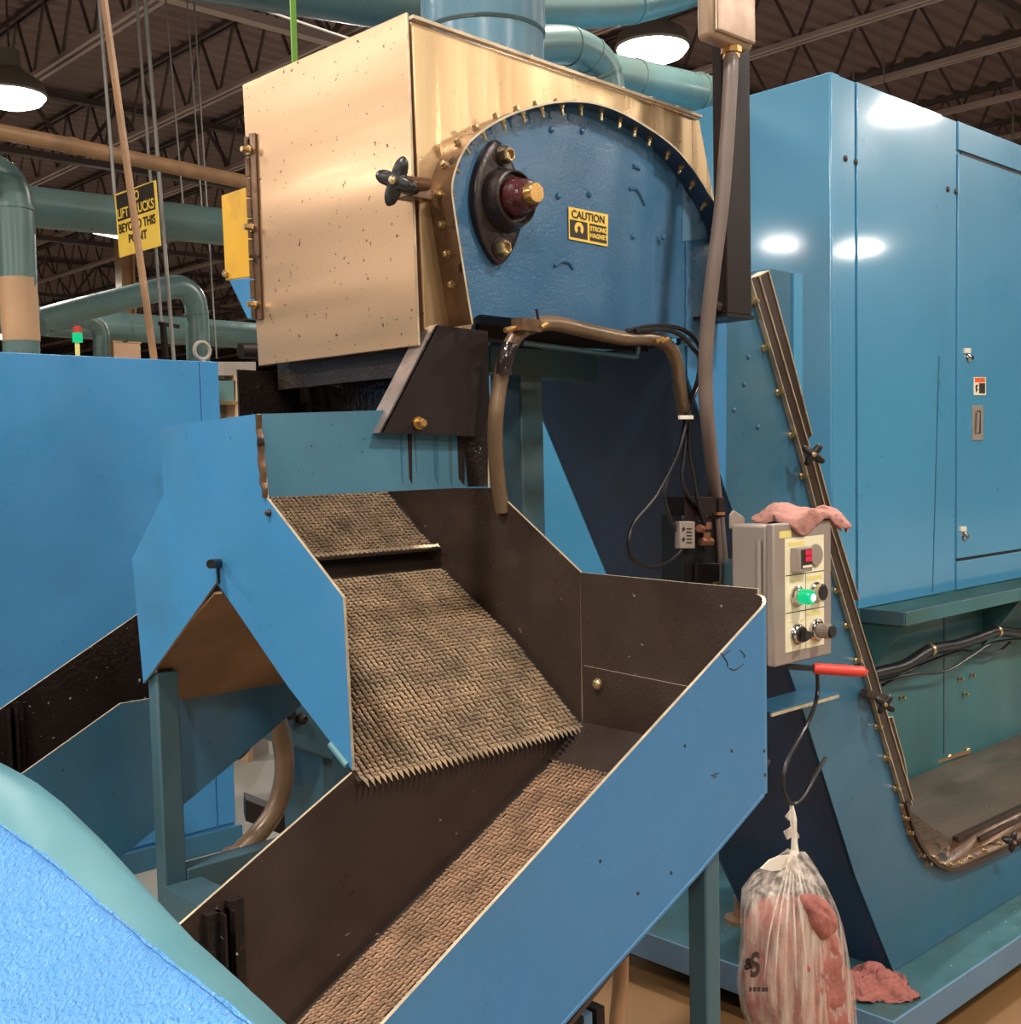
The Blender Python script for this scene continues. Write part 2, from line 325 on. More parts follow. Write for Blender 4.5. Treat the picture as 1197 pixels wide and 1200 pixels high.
def star_knob(name, o, ax, r, parent, ph=.9):
    o, ax = V(o), V(ax).normalized(); a = ax.cross(V((0, .2, 1))).normalized(); b = ax.cross(a); n = 48; rs = []
    for h, kk in ((0, .8), (.25, .95), (.6, 1), (.85, .9), (1, .7)):
        rs.append([o+ax*(h*r*.42)+(a*math.cos(6.28319*i/n)+b*math.sin(6.28319*i/n))*r*kk*(.72+.28*math.cos(4*6.28319*i/n+ph)) for i in range(n)])
    mb = MB().rings(rs)
    mb.lathe(o-ax*r*1.1, ax, [(r*.3, 0), (r*.36, r*.3), (r*.36, r*1.15)], 14)
    k_ = part(name, mb, M['plastic'], parent)
    part('knob_stud', MB().lathe(o+ax*r*.5, ax, [(r*.17, -r*.1), (r*.17, r*.04), (r*.1, r*.06)], 12), M['bolt'], k_)
    return k_

# ================================================================== CONVEYOR
YS, YF = 1.664, 2.2
conv = thing('inclined_magnetic_conveyor', (2.9, 1.93, .12), 'blue inclined conveyor with a stainless steel head casing and round bolted side cover', 'conveyor')
def side(p): return [Y(x, y, YS) for x, y in p]
# head casing
prof = [Y(482, 24, YS), Y(820, 140, YS), Y(834, 215, YS), V((2.27, YS, 1.95)), Y(806, 394, YS), Y(740, 388, YS), Y(559, 367, YS), Y(551, 392, YS), Y(498, 398, YS)]
mb = MB().plate(prof, (0, .56, 0), 1, 0, 0)
mb.m[2] = 0
casing = part('head_casing', mb, [M['steel'], M['steel_side']], conv, .003)
mb = MB(); a, b = Y(482, 20, YS-.004), Y(821, 137, YS-.004); mb.bar(a, b, .012, .006)
part('top_flange', mb, M['edge'], casing)
mb = MB()
for i in range(9):
    p = a.lerp(b, .05+i*.11)+V((0, .02, .008)); mb.lathe(p, (0, 0, 1), [(.006, -.006), (.006, .006), (.003, .008)], 6, sm=False)
part('flange_screws', mb, M['rust'], casing, kind='stuff')
# door
XD = 1.318
dp = [X(284, 99, XD), X(476, 14, XD), X(490, 405, XD), X(303, 429, XD)]
door = part('casing_door', MB().plate(dp, (.006, 0, 0), 0, 0, 1), [M['steel'], M['edge']], conv, .0015)
mb = MB(); hg0, hg1 = X(290, 160, XD-.004), X(299, 375, XD-.004)
nk = 9
for i in range(nk):
    mb.tube([hg0.lerp(hg1, (i+.06)/nk), hg0.lerp(hg1, (i+.94)/nk)], .0075, 10)
mb.plate([X(293, 157, XD-.002), X(300, 156, XD-.002), X(308, 374, XD-.002), X(301, 375, XD-.002)], (-.003, 0, 0))
hinge = part('piano_hinge', mb, M['rim'], door)
for px, py in ((293, 176), (296, 267), (300, 357)): inst('bolt', B8x, door, X(px, py, XD-.006))
kp = X(463, 213, 1.24)
star_knob('star_knob', X(468, 214, 1.255), (-.93, -.36, 0), .043, conv, 2.4)
mb = MB().box((1.29, 1.63, kp.z-.012), (1.345, 1.668, kp.z+.012)); mb.tube([X(474, 214, 1.26), X(500, 216, 1.335)], .012, 12)
part('latch_bracket', mb, M['rim'], conv, .002)
# arch rim: strip standing off the casing side
DEP = .062
fpx = [(553, 380), (542, 312), (531.5, 245), (529, 219), (533, 199), (540, 181), (551, 164), (572, 147), (596, 134), (620, 125.5), (650, 118.5), (682, 117.5), (708, 122.5), (730, 131), (754, 144.5), (777, 160), (798, 178.5), (818, 204), (833, 229), (846, 255), (856, 280)]
cur = [Y(x, y, YS-DEP) for x, y in fpx]
cur = [V((p.x, 0, p.z)) for p in cur]
cc = []
for i in range(len(cur)-1):
    p0, p1, p2, p3 = cur[max(i-1, 0)], cur[i], cur[i+1], cur[min(i+2, len(cur)-1)]
    for k in range(4):
        t = k/4; cc.append(.5*((2*p1)+(p2-p0)*t+(2*p0-5*p1+4*p2-p3)*t*t+(3*p1-p0-3*p2+p3)*t**3))
cc.append(cur[-1])
cen = V((1.78, 0, 2.0))
inn = []
for i, p in enumerate(cc):
    d = (cc[min(i+1, len(cc)-1)]-cc[max(i-1, 0)]).normalized(); nn = V((d.z, 0, -d.x)); inn.append(p+nn*.004)
mb = MB(); n = len(cc)
a = mb.add([p+V((0, YS, 0)) for p in cc]); b = mb.add([p+V((0, YS-DEP, 0)) for p in cc]); c = mb.add([p+V((0, YS-DEP, 0)) for p in inn]); d = mb.add([p+V((0, YS, 0)) for p in inn])
for i in range(n-1):
    mb.face((a+i, a+i+1, b+i+1, b+i), 0, True); mb.face((b+i, b+i+1, c+i+1, c+i), 1); mb.face((c+i, c+i+1, d+i+1, d+i), 2, True)
rim = part('arch_rim', mb, [M['rim'], M['edge'], M['navy_shade']], conv)
# bolts round the rim: heads outside, studs inside
acc = 0; cnt = 0
hb = MB().lathe((0, 0, 0), (0, 0, 1), [(.0075, 0), (.0075, .003), (.0055, .003), (.0055, .009), (.003, .0105)], 8)
sb = MB().lathe((0, 0, 0), (0, 0, 1), [(.006, 0), (.006, .006), (.0035, .006), (.0035, .02)], 8)
for i in range(1, n-1):
    acc += (cc[i]-cc[i-1]).length
    if acc > .048:
        acc = 0; d = (cc[i+1]-cc[i-1]).normalized(); nn = V((d.z, 0, -d.x))
        for src, dr, nm, ypos in ((hb, -nn, 'bolt', YS-.03), (sb, nn, 'bolt', YS-.042)):
            q = MB(); Rm = V((0, 0, 1)).rotation_difference(dr).to_matrix(); o = (cc[i] if nm and dr == -nn else inn[i])+V((0, ypos, 0))
            q.v = [Rm @ v+o for v in src.v]; q.f = src.f; q.m = src.m; q.sm = src.sm
            part('bolt', q, M['bolt'], rim)
# arch face
YA = YS-.012
bot = [Y(805, 397, YA), Y(740, 390, YA), Y(650, 379, YA), Y(559, 369, YA)]
fp = [p+V((0, YA, 0)) for p in inn]
xs = Y(768, 250, YA-.012).x
face = MB().plate([p for p in fp]+[Y(838, 400, YA)]+bot, (0, .01, 0), 0, 0, 0)
archf = part('arch_cover', face, M['blue_arch'], conv)
left = [p+V((0, -.01, 0)) for p in fp if p.x < xs]
left += [V((xs, YA-.01, left[-1].z-.012)), V((xs, YA-.01, bot[0].z+.012))]+[p+V((0, -.01, 0)) for p in bot[1:]]
doub = part('reflection_panel', MB().plate(left, (0, .012, 0)), M['blue_arch'], archf)  # raised edge draws the reflection boundary on the continuous cover face
for px, py in ((646, 152), (682, 154), (654, 230), (690, 228), (777, 278), (742, 277)): inst('rivet', B6d, doub, Y(px, py, YA-.01))
for pts in ([(650, 312), (656, 307), (662, 306), (668, 309), (672, 315)], [(738, 222), (745, 221), (750, 227), (756, 240)], [(742, 194), (750, 198)]):
    part('weld_bead', MB().tube([Y(x, y, YA-.011) for x, y in pts], .004, 8), M['blue_arch'], doub)
part('weld_bead', MB().tube([Y(805, 285+i*12, YA-.002)+V((random.uniform(-.002, .002), 0, 0)) for i in range(11)], .004, 7), M['blue_arch'], archf)
part('grey_patch', MB().plate([Y(801, 222, YA-.002), Y(835, 262, YA-.002), Y(836, 278, YA-.002), Y(800, 283, YA-.002)], (0, .003, 0)), M['tray_edge'], archf, label='paler grey patch on the cover')  # thin piece in a paler grey than the cover
# flange bearing
br = Y(590, 240, YA-.01); br.y = YA-.01
brg = MB()
up, dn = Y(583, 184, YA-.015), Y(579, 292, YA-.015); cb = (up+dn)/2; hgt = (up.z-dn.z)/2
def capsule(sc, y):
    o = []
    for i in range(48):
        t = 6.28319*i/48; z = math.sin(t); x = math.cos(t)
        rz = (hgt+.028)*sc; w_ = .062*sc
        zz = rz*z; xx = w_*math.copysign(abs(x)**.9, x)*(1-.0*abs(z))
        xx *= 1-.42*abs(z)**2.2*(abs(x) > .02)
        xx = math.copysign(max(abs(xx), .022*sc*(1-abs(z)**8)), x) if abs(z) < .995 else xx
        o.append(V((cb.x+xx, y, cb.z+zz)))
    return o
y0 = YA-.01
brg.rings([capsule(1, y0), capsule(1, y0-.012), capsule(.95, y0-.016), capsule(.8, y0-.018)])
bearing = part('flange_bearing', brg, M['cast'], conv)
hubc = V((cb.x+.012, y0-.016, cb.z+.004))
part('bearing_hub', MB().lathe(hubc, (0, -1, 0), [(.06, 0), (.054, .02), (.05, .034), (.046, .036), (.043, .026), (.036, .026)], 32), M['cast'], bearing)
part('grease_collar', MB().lathe(hubc, (0, -1, 0), [(.038, .02), (.036, .04), (.031, .05), (.028, .066), (.02, .068)], 24), M['grease'], bearing)
part('shaft_end', MB().lathe(hubc, (0, -1, 0), [(.0185, .05), (.0185, .085), (.0172, .087)], 24), M['brass'], bearing)
for p in (up, dn):
    q = V((p.x+.004, y0-.016, p.z))
    part('bolt', MB().lathe(q, (0, -1, 0), [(.02, 0), (.02, .004), (.013, .004)], 20), M['cast'], bearing)
    part('bolt', MB().lathe(q, (0, -1, 0), [(.015, .002), (.015, .018), (.012, .021), (.0105, .021), (.0095, .014), (.001, .014)], 6, sm=False), M['bolt'], bearing)
# caution label
YLb = YA-.0125
lc = [Y(666.5, 242, YLb), Y(713, 251.5, YLb), Y(712.5, 289, YLb), Y(667, 280, YLb)]
lab = part('caution_label', MB().plate(lc, (0, .0006, 0)), M['yellow'], conv)
ox, oz = lc[3].x, lc[3].z; lw = lc[1].x-lc[0].x; lh = lc[0].z-lc[3].z
def lpos(u, v): return V((lc[3].lerp(lc[2], u).x, YLb-.0008, lc[3].lerp(lc[0], v).z+(lc[2].z-lc[3].z)*u))
for u0, u1 in ((.03, .47), (.53, .97)):
    part('print_block', MB().plate([lpos(u0, .08), lpos(u1, .08), lpos(u1, .62), lpos(u0, .62)], (0, .0004, 0)), M['ink'], lab)
rt = lc[1]-lc[0]
text('lettering', 'CAUTION', lh*.34, lpos(.5, .8), rt, (0, 0, 1), M['ink'], lab, .0003, bold=.0004)
text('lettering', 'STRONG', lh*.2, lpos(.75, .46)-V((0, .0006, 0)), rt, (0, 0, 1), M['yellow'], lab, .0003, bold=.0005)
text('lettering', 'MAGNET', lh*.2, lpos(.75, .24)-V((0, .0006, 0)), rt, (0, 0, 1), M['yellow'], lab, .0003, bold=.0005)
mg = MB(); n = 14; a_ = []; b_ = []
c0 = lpos(.25, .38)-V((0, .0006, 0))
for i in range(n+1):
    t = -.9+(math.pi+1.8)*i/n; r0, r1 = lh*.2, lh*.075
    a_.append(c0+V((math.cos(t)*r0*1.05, 0, math.sin(t)*r0))); b_.append(c0+V((math.cos(t)*r1, 0, math.sin(t)*r1)))
for i in range(n): mg.plate([a_[i], a_[i+1], b_[i+1], b_[i]], (0, .0003, 0))
part('magnet_symbol', mg, M['yellow'], lab)

# side plate of the incline and load bed
def s_(x, y): return Y(x, y, YS)
railL = [(880, 326), (939, 527), (959, 609), (977, 635+32), (1000, 745), (1020, 800), (1032, 850), (1046, 895), (1058, 935)]
railL = [(880, 326), (909.5, 426), (939, 527), (959, 603), (981, 675), (1002, 745), (1018, 796), (1032, 847), (1046, 893), (1060, 940)]
bend = [(1066, 962), (1074, 984), (1085, 1002), (1098, 1013), (1112, 1019), (1125, 1018), (1150, 1008), (1197, 986)]
XE = 5.2
far_r = s_(1197, 986); far_r = V((XE, YS, far_r.z+(XE-far_r.x)*-.0))
pl = [s_(798, 300), s_(872, 318)]+[s_(*p) for p in railL]+[s_(*p) for p in bend]+[far_r, V((XE, YS, .12)), V((3.0, YS, .12)), s_(1003, 1027), s_(943, 836), V((2.05, YS, 1.845)), s_(798, 404)]
side_pl = part('side_plate', MB().plate(pl, (0, .012, 0)), M['blue_side_shade'], conv)
ov = part('side_shade_overlay', MB().plate([Y(806, 300, YS-.004), Y(852, 376, YS-.004), Y(851, 575, YS-.004), Y(806, 440, YS-.004)], (0, .003, 0)), M['blue'], conv)  # overlay added to paint in the shading line on the side plate
for px, py in ((877, 418), (872, 450), (860, 480), (888, 500)): inst('rivet', B6d, side_pl, Y(px, py, YS))
# underside, between the near and far edges
nu = [V((2.05, YS, 1.845)), s_(943, 836), s_(1003, 1027), V((3.0, YS, .12))]
und = MB()
for i in range(3):
    a, b = nu[i], nu[i+1]; und.plate([a+V((0, .002, 0)), b+V((0, .002, 0)), b+V((0, YF-YS-.04, 0)), a+V((0, YF-YS-.04, 0))], (.01, 0, .006))
part('underside_plate', und, M['navy_shade'], conv)
fs = [V((p.x, YF-.045, p.z)) for p in pl]; fs = fs[2:]
part('far_side_plate', MB().plate([V((2.05, YF-.045, 1.845)), V((2.35, YF-.045, 2.03))]+fs[1:-2]+[V((p.x, YF-.045, p.z)) for p in (s_(943, 836),)], (0, .01, 0)), M['blue_side_shade'], conv)
# head bottom, recess slot and lip
zb = Y(559, 367, YS).z-.012
part('head_bottom', MB().box((1.44, YS+.01, zb+.0), (2.07, YF-.04, zb+.01)), M['navy_shade'], conv)
lipm = MB().tube([Y(612, 402, 1.70), Y(660, 408, 1.70), Y(738, 418, 1.70), Y(746, 415, 1.70), Y(748, 407, 1.70)], .006, 8)
part('drip_lip', lipm, M['teal'], conv)
part('slot_shade', MB().plate([Y(560, 362, 1.72), Y(760, 386, 1.72), Y(760, 412, 1.72), Y(560, 400, 1.72)], (0, .006, 0)), M['black'], conv)  # black sheet stands for the shade inside the recess
# rail strips
def off(pts, dx): return [(x+dx, y-dx*.28) for x, y in pts]
def strip(p0, p1, yv, th):
    m_ = MB()
    for i in range(len(p0)-1):
        m_.plate([Y(*p0[i], yv), Y(*p0[i+1], yv), Y(*p1[i+1], yv), Y(*p1[i], yv)], (0, th, 0), 0, 0, 1)
    return m_
full = railL
part('rail_flange', strip(full, off(full, 10), YS-.012, .012), [M['rail'], M['edge']], conv)
seg1 = [(890, 323), (914, 414), (944, 518)]; seg1b = [(901, 317), (926, 408), (952, 510)]
seg2 = [(951, 540), (970, 603), (1000, 704)]; seg2b = [(959, 540), (976, 603), (1007, 703)]
part('cover_rail', strip(seg1, seg1b, YS-.008, .03), [M['rail'], M['edge']], conv)
part('cover_rail', strip(seg2, seg2b, YS-.008, .03), [M['rail'], M['edge']], conv)
seg3 = [(1040, 842), (1052, 890), (1068, 942)]; seg3b = [(1046, 840), (1060, 890), (1069, 944)]
part('cover_rail', strip(seg3, seg3b, YS-.006, .03), [M['rail'], M['edge']], conv)
def edge_line(pts, yv, w_=.0028):
    m_ = MB()
    for a, b in zip(pts[:-1], pts[1:]): m_.bar(Y(*a, yv), Y(*b, yv), w_, .003)
    return part('rail_edge', m_, M['edge'], conv)
edge_line(full, YS-.0135); edge_line(off(full, 10), YS-.014)
edge_line(seg1b, YS-.0095); edge_line([seg1[0], seg1b[0]], YS-.0095); edge_line(seg2b, YS-.0095); edge_line(seg3b, YS-.0075)
# curved trough lip and load bed
oc = [railL[-1]]+bend
Zb = .364
ic = [Z(1062, 944, Zb), Z(1070, 952, Zb), Z(1082, 962, Zb), Z(1095, 971, Zb), Z(1105, 978, Zb), Z(1113, 984, Zb), Z(1120, 985.5, Zb), Z(1150, 974, Zb), Z(1197, 953, Zb)]
om = [Y(x, y, YS-.012) for x, y in oc]
mb = MB()
om.append(V((XE, YS-.012, om[-1].z))); ic.append(V((XE, ic[-1].y, Zb)))
a = mb.add(om); b = mb.add([V((p.x, (p.y+q.y)/2+.012, p.z*.7+q.z*.3)) for p, q in zip(om, ic)]); c = mb.add(ic)
for i in range(len(om)-1):
    mb.face((a+i, a+i+1, b+i+1, b+i), 0, True); mb.face((b+i, b+i+1, c+i+1, c+i), 0, True)
o_ = part('curved_lip', mb, M['rim'], conv); md = o_.modifiers.new('solid', 'SOLIDIFY'); md.thickness = .006
mb = MB()
for i in range(len(om)-1): mb.bar(om[i]+V((0, -.003, .0)), om[i+1]+V((0, -.003, 0)), .016, .012)
part('lip_flange', mb, M['rail'], conv)
mb = MB().bar(ic[6]+V((0, .0, .006)), ic[-1]+V((0, 0, .006)), .02, .014); mb.bar(ic[6]+V((.1, -.028, -.012)), ic[-1]+V((0, -.028, -.012)), .012, .012)
part('bed_lip_rail', mb, M['rail'], conv)
bedpts = [V((3.1, ic[0].y, Zb))]+ic+[V((XE, YF-.01, Zb)), V((3.1, YF-.01, Zb))]
part('load_bed', MB().plate(bedpts, (0, 0, -.01)), M['bed'], conv)
for pp in (((1088, 896), (1135, 880)), ((1178, 859), (1230, 838))):
    a, b = Z(*pp[0], Zb+.01), Z(*pp[1], Zb+.01)
    st = part('bed_clamp_strip', MB().bar(a, b, .02, .012), M['rust'], conv)
    for t in (.12, .5, .97): part('bolt', MB().lathe(a.lerp(b, t)+V((0, 0, .006)), (-.5, -.6, 1), [(.01, 0), (.01, .008), (.004, .012)], 6, sm=False), M['bolt'], st)
for px, py in ((881, 354), (895, 408), (911, 460), (926, 510), (939, 558), (954, 605), (979, 692), (991, 733), (1003, 774), (1015, 813), (1026.5, 851), (1037, 888), (1048.5, 923.5), (1059, 958), (1064, 975), (1077, 1001), (1085, 1011)):
    inst('bolt', B8, conv, Y(px, py, YS))
for px, py in ((1093, 1004), (1105, 1012), (1114, 1013), (1124, 1011), (1136, 1004), (1152, 996), (1170, 988)):
    inst('bolt', B6, conv, Y(px, py, YS-.016))
star_knob('star_knob', Y(953, 533, YS-.06), (-.72, -.68, .05), .033, conv, 3.14)
star_knob('star_knob', Y(1037, 825, YS-.06), (-.72, -.68, .05), .031, conv, 3.14)
star_knob('star_knob', Y(1186, 986, YS-.06), (-.5, -.8, .1), .034, conv, 1.5)
part('knob_bracket', MB().bar(Y(1013, 812, YS-.02), Y(1036, 818, YS-.02), .02, .02), M['rail'], conv)
# teal box section behind the rail
tb = [Y(872, 318, 1.9), Y(905, 314, 1.9), Y(932, 319, 1.9), Y(932, 560, 1.9), Y(872, 520, 1.9)]
part('return_duct', MB().plate(tb, (0, .2, 0)), M['blue_side_shade'], conv, .004)
part('return_flange', MB().plate([Y(931, 320, 1.895), Y(941, 321, 1.895), Y(941, 590, 1.895), Y(931, 560, 1.895)], (0, .02, 0)), M['cab'], conv)
# support column under the head, and brace at the floor
c1, c2, c3 = Y(588, 500, 1.95).x, Y(611, 500, 1.88).x, Y(626, 500, 1.88).x
part('support_column', MB().box((c2, 1.88, .1), (c3+.03, 1.98, zb)), M['teal'], conv, .004)
part('cross_beam', MB().plate([Y(575, 405, 1.86), Y(700, 415, 1.86), Y(700, 448, 1.86), Y(575, 436, 1.86)], (0, .06, 0)), M['teal'], conv)
# throat under the door: back plate, far cheek, guard
part('throat_back', MB().plate([(1.455, 1.67, 1.6), (1.455, 2.2, 1.6), (1.455, 2.2, 1.815), (1.455, 1.67, 1.815)], (.006, 0, 0)), M['oil_wet'], conv)
part('far_cheek', MB().plate([X(279, 433, 1.285), V((1.45, X(279, 433, 1.285).y, 1.80)), V((1.45, X(279, 433, 1.285).y, 1.5)), V((1.285, X(279, 433, 1.285).y, 1.5))], (0, .006, 0)), M['oil_wet'], conv)
part('throat_skirt', MB().plate([(1.36, 1.69, 1.76), (1.36, 2.18, 1.76), (1.36, 2.18, 1.825), (1.36, 1.69, 1.825)], (.006, 0, 0)), M['oil'], conv)
part('rubber_flap', MB().plate([X(352, 437, 1.43), X(358, 437, 1.43), X(362, 470, 1.43), X(356, 472, 1.43)], (.01, .03, 0)), M['oil'], conv)
YG = 1.635
gp = [Y(512, 381, YG), Y(572, 388, YG), Y(575, 512, YG), Y(447, 507, YG)]
gd = MB().plate(gp, (0, .006, 0), 0, 0, 0)
gd.plate([gp[0], gp[3], gp[3]+V((0, .05, 0)), gp[0]+V((0, .05, 0))], (.005, 0, .002), 1, 0, 1)
guard = part('side_guard', gd, [M['black'], mat('grey_worn_black', C(120, 108, 104), .4, metal=.3, var=.3, vscale=30)], conv)
inst('bolt', bolt_to(hexbolt(.0085, .014, M['brass']), (0, -1, 0)), guard, Y(490, 496, YG))
# feet pads of the conveyor on the tray
for px, py in ((868, 1080),):
    q = Z(px, py, .115); part('foot_pad', MB().lathe((q.x, q.y, .1), (0, 0, 1), [(.05, 0), (.05, .03), (.02, .035), (.02, .1)], 14), M['rust'], conv)

# ================================================================== CHUTE
XV, XR, YN, YW, YU = .996, 1.485, 1.02, 1.43, 1.66
ch = thing('split_discharge_chute', (1.2, 1.6, 0), 'blue split chute with dark oily mesh slides and two sloping troughs below the steel head', 'chute')
E3 = lambda f, b: [M[f], M[b], M['edge']]
TH = .005
def xv(x, y): return X(x, y, XV)
vp = [xv(187, 500), xv(302, 485), xv(312, 583), xv(402, 700), xv(413, 903), xv(338, 805), xv(254, 682), xv(178, 788), xv(168, 801), xv(155, 655), xv(192, 580)]
vplate = part('notched_front_plate', MB().plate(vp, (TH, 0, 0), 0, 1, 2), E3('blue', 'oil'), ch)
pin = MB().tube([X(257, 660, XV-.0), X(247, 661, XV-.03)], .008, 12); pin.bar(xv(256, 664), xv(257, 684), .006)
part('hinge_pin', pin, M['plastic'], vplate)
part('bolt', MB().lathe(xv(316, 601), (-1, 0, 0), [(.006, 0), (.005, .006), (.002, .008)], 10), M['rail'], vplate)
wb = MB().tube([X(302.5+i*.75, 486+i*8.8, XV-.001)+V((0, random.uniform(-.002, .002), 0)) for i in range(12)], [.0058+random.uniform(-.0012, .0016) for i in range(12)], 7)
part('weld_bead', wb, M['rim'], vplate)
wb = MB().tube([xv(388+i*4, 872+i*5) for i in range(6)], .006, 7); part('weld_bead', wb, M['drum_lip'], vplate)
up_ = [Y(302, 485, YU), Y(460, 480.5, YU), Y(572, 478, YU), Y(573, 570, YU), Y(312, 583, YU)]
up_[0].x = up_[4].x = XV+.0052
uplate = part('upper_plate', MB().plate(up_, (0, TH, 0), 0, 1, 2), [M['blue_old'], M['oil'], M['oil']], ch)
# oil runs down the plate under the guard
rn = random.Random(3); mo = MB()
part('oil_stain', MB().plate([Y(543, 510, YU-.001), Y(572, 510, YU-.001), Y(572, 569, YU-.001), Y(549, 570, YU-.001)], (0, .0008, 0)), M['oil_wet'], uplate)
for px, wd, y1 in ((469, 3, 566), (478, 5, 568), (486, 2, 555), (508, 6, 568), (526, 4, 569), (536, 9, 569)):
    part('oil_run', MB().plate([Y(px, 508, YU-.0006), Y(px+wd, 508, YU-.0006), Y(px+wd*.8+1.5, y1, YU-.0006), Y(px+2, y1-8, YU-.0006)], (0, .0005, 0)), M['blue_side_shade'] if px in (469, 508) else M['teal'] if px in (526, 486) else M['black'], uplate)
part('rear_plate', MB().plate([(XV+.0055, 1.985, 1.55), (XR, 1.985, 1.55), (XR, 1.985, 1.665), (XV+.0055, 1.985, 1.665)], (0, TH, 0), 0, 1, 2), E3('oil', 'blue_old'), ch)
part('inner_end_plate', MB().plate([(XR, 1.66, 1.55), (XR, 1.995, 1.55), (XR, 1.995, 1.7), (XR, 1.66, 1.7)], (TH, 0, 0), 0, 1, 2), E3('oil', 'blue_old'), ch)
# right wall of the slide (X = XR): dark plate
rw = [X(458, 572, XR), X(578, 572, XR), X(680, 670, XR), X(682, 846, XR), V((XR, 1.43, 1.075)), V((XR, 1.6, 1.2)), V((XR, 1.96, 1.45))]
part('slide_wall', MB().plate(rw, (TH, 0, 0), 0, 1, 2), E3('oil', 'blue_side_shade'), ch)
# slide sheets: polyline in (Y, Z)
def sheet(name, prof_, x0, x1, mats, th=.004, **k):
    m_ = MB()
    for (ya, za), (yb, zb_) in zip(prof_[:-1], prof_[1:]):
        m_.plate([(x0, ya, za), (x1, ya, za), (x1, yb, zb_), (x0, yb, zb_)], (0, 0, -th), 0, 1, 1)
    return part(name, m_, mats, ch, **k)
slide = [(1.98, 1.50), (1.80, 1.387), (1.60, 1.268), (1.424, 1.129)]
sheet('lower_slide', slide, XV+TH, XR, [M['oil'], M['oil']])
upr = [(1.99, 1.553), (1.93, 1.508), (1.87, 1.462), (1.838, 1.441), (1.815, 1.430), (1.803, 1.4295)]
sheet('upper_slide', upr, XV+TH, XR, [M['oil'], M['oil']])
sheet('far_slide', [(1.805, 1.387), (1.83, 1.385), (2.03, 1.262), (2.07, 1.232)], XV+TH, XR, [M['oil'], M['rust']])
part('far_slide_foot', MB().plate([(XV+TH, 2.07, 1.232), (XR, 2.07, 1.232), (XR, 2.21, 1.13), (XV+.13, 2.21, 1.13)], (0, 0, -.004)), M['rust'], ch)
# raised scale mesh
def scale_mesh(name, prof_, x0, x1, pw, ph, hh, matn, wf=.28, mapf=None, teeth=False):
    seg = [0]
    for (a0, b0), (a1, b1) in zip(prof_[:-1], prof_[1:]): seg.append(seg[-1]+math.hypot(a1-a0, b1-b0))
    def at(s):
        for i in range(len(seg)-1):
            if s <= seg[i+1] or i == len(seg)-2:
                t = (s-seg[i])/(seg[i+1]-seg[i]); a, b = prof_[i], prof_[i+1]
                d = V((b[0]-a[0], b[1]-a[1])).normalized(); return V((a[0]+(b[0]-a[0])*t, a[1]+(b[1]-a[1])*t)), d
    m_ = MB(); rows = int(seg[-1]/ph); cols = int((x1-x0)/pw)
    for r in range(rows):
        s = (r+.1)*ph; p, d = at(s); nrm = V((d.y, -d.x)); nrm = -nrm if nrm.y < 0 else nrm
        for c_ in range(cols):
            x = x0+(c_+.5+random.uniform(-.03, .03))*pw
            if x+pw*.5 > x1: continue
            j = random.uniform(.6, 1.35)
            def W(dx, ds, h): q = p+d*ds+nrm*h; return mapf(x+dx, q.x, q.y) if mapf else V((x+dx, q.x, q.y))
            b = m_.add([W(-pw*wf, -ph*.25, .0004), W(pw*wf, -ph*.25, .0004), W(-pw*wf*.62, ph*.6, hh*.8*j), W(pw*wf*.62, ph*.6, hh*.8*j), W(0, ph*1.12, hh*j), W(-pw*wf*.8, ph*.7, .0003), W(pw*wf*.8, ph*.7, .0003)])
            m_.face((b, b+1, b+3, b+2)); m_.face((b+2, b+3, b+4)); m_.face((b, b+2, b+5)); m_.face((b+1, b+6, b+3)); m_.face((b+2, b+4, b+5)); m_.face((b+3, b+6, b+4))
    if teeth:
        p, d = at(seg[-1]); nrm = V((d.y, -d.x)); nrm = -nrm if nrm.y < 0 else nrm
        for c_ in range(cols):
            x = x0+(c_+.5)*pw; q0, q1 = p-d*.006+nrm*.004, p+d*.011+nrm*.0015
            b = m_.add([V((x-pw*.4, q0.x, q0.y)), V((x+pw*.4, q0.x, q0.y)), V((x, q1.x, q1.y)), V((x, (p+d*.002+nrm*.008).x, (p+d*.002+nrm*.008).y))])
            m_.face((b, b+2, b+3)); m_.face((b+1, b+3, b+2)); m_.face((b, b+3, b+1)); m_.face((b, b+1, b+2))
    o = bpy.data.objects.new(name, m_.mesh(name, M[matn], WL[ch.name])); put(o, ch, WL[ch.name].copy()); o['kind'] = 'stuff'; return o
scale_mesh('slide_scales', [(1.797, 1.3885), (1.60, 1.2715), (1.43, 1.1355), (1.416, 1.126)], XV+.008, XR-.002, .0108, .0088, .0065, 'scale', teeth=True)
scale_mesh('upper_slide_scales', [(a, b+.002) for a, b in upr], XV+.008, XR-.002, .0108, .0088, .0065, 'scale', teeth=True)
# near trough: far wall, end wall + ramp, near wall, floor
SL = .53
def ztop(x): return 1.142-.522*(XV-x)
def zfl(x): return 1.085+SL*(x-1.409)-.004
def tz_near(x): return 1.386-.5385*(1.48-x)
XL = .58
fw = [(XL, YW, ztop(XL)), (XV, YW, 1.142), (XV+.008, YW, 1.1275), (XR, YW, 1.1275), (XR, YW, zfl(XR)-.01), (XL, YW, zfl(XL)-.03)]
farw = part('trough_inner_wall', MB().plate(fw, (0, TH, 0), 0, 1, 2), E3('oil', 'blue_side_shade'), ch)
def near_wall(name, y, dy, mf, mb_):
    # gently rounded corner joins the end wall
    p = [V((XR-.028, y, tz_near(XR-.028))), V((XR-.028, y, 1.09)), V((1.298, y, 1.012)), V((1.026, y, .893)), V((XL, y, .893-.5*(1.026-XL))), V((XL, y, tz_near(XL)))]
    m_ = MB().plate(p, (0, dy, 0), 0, 1, 2)
    return part(name, m_, E3(mf, mb_), ch)
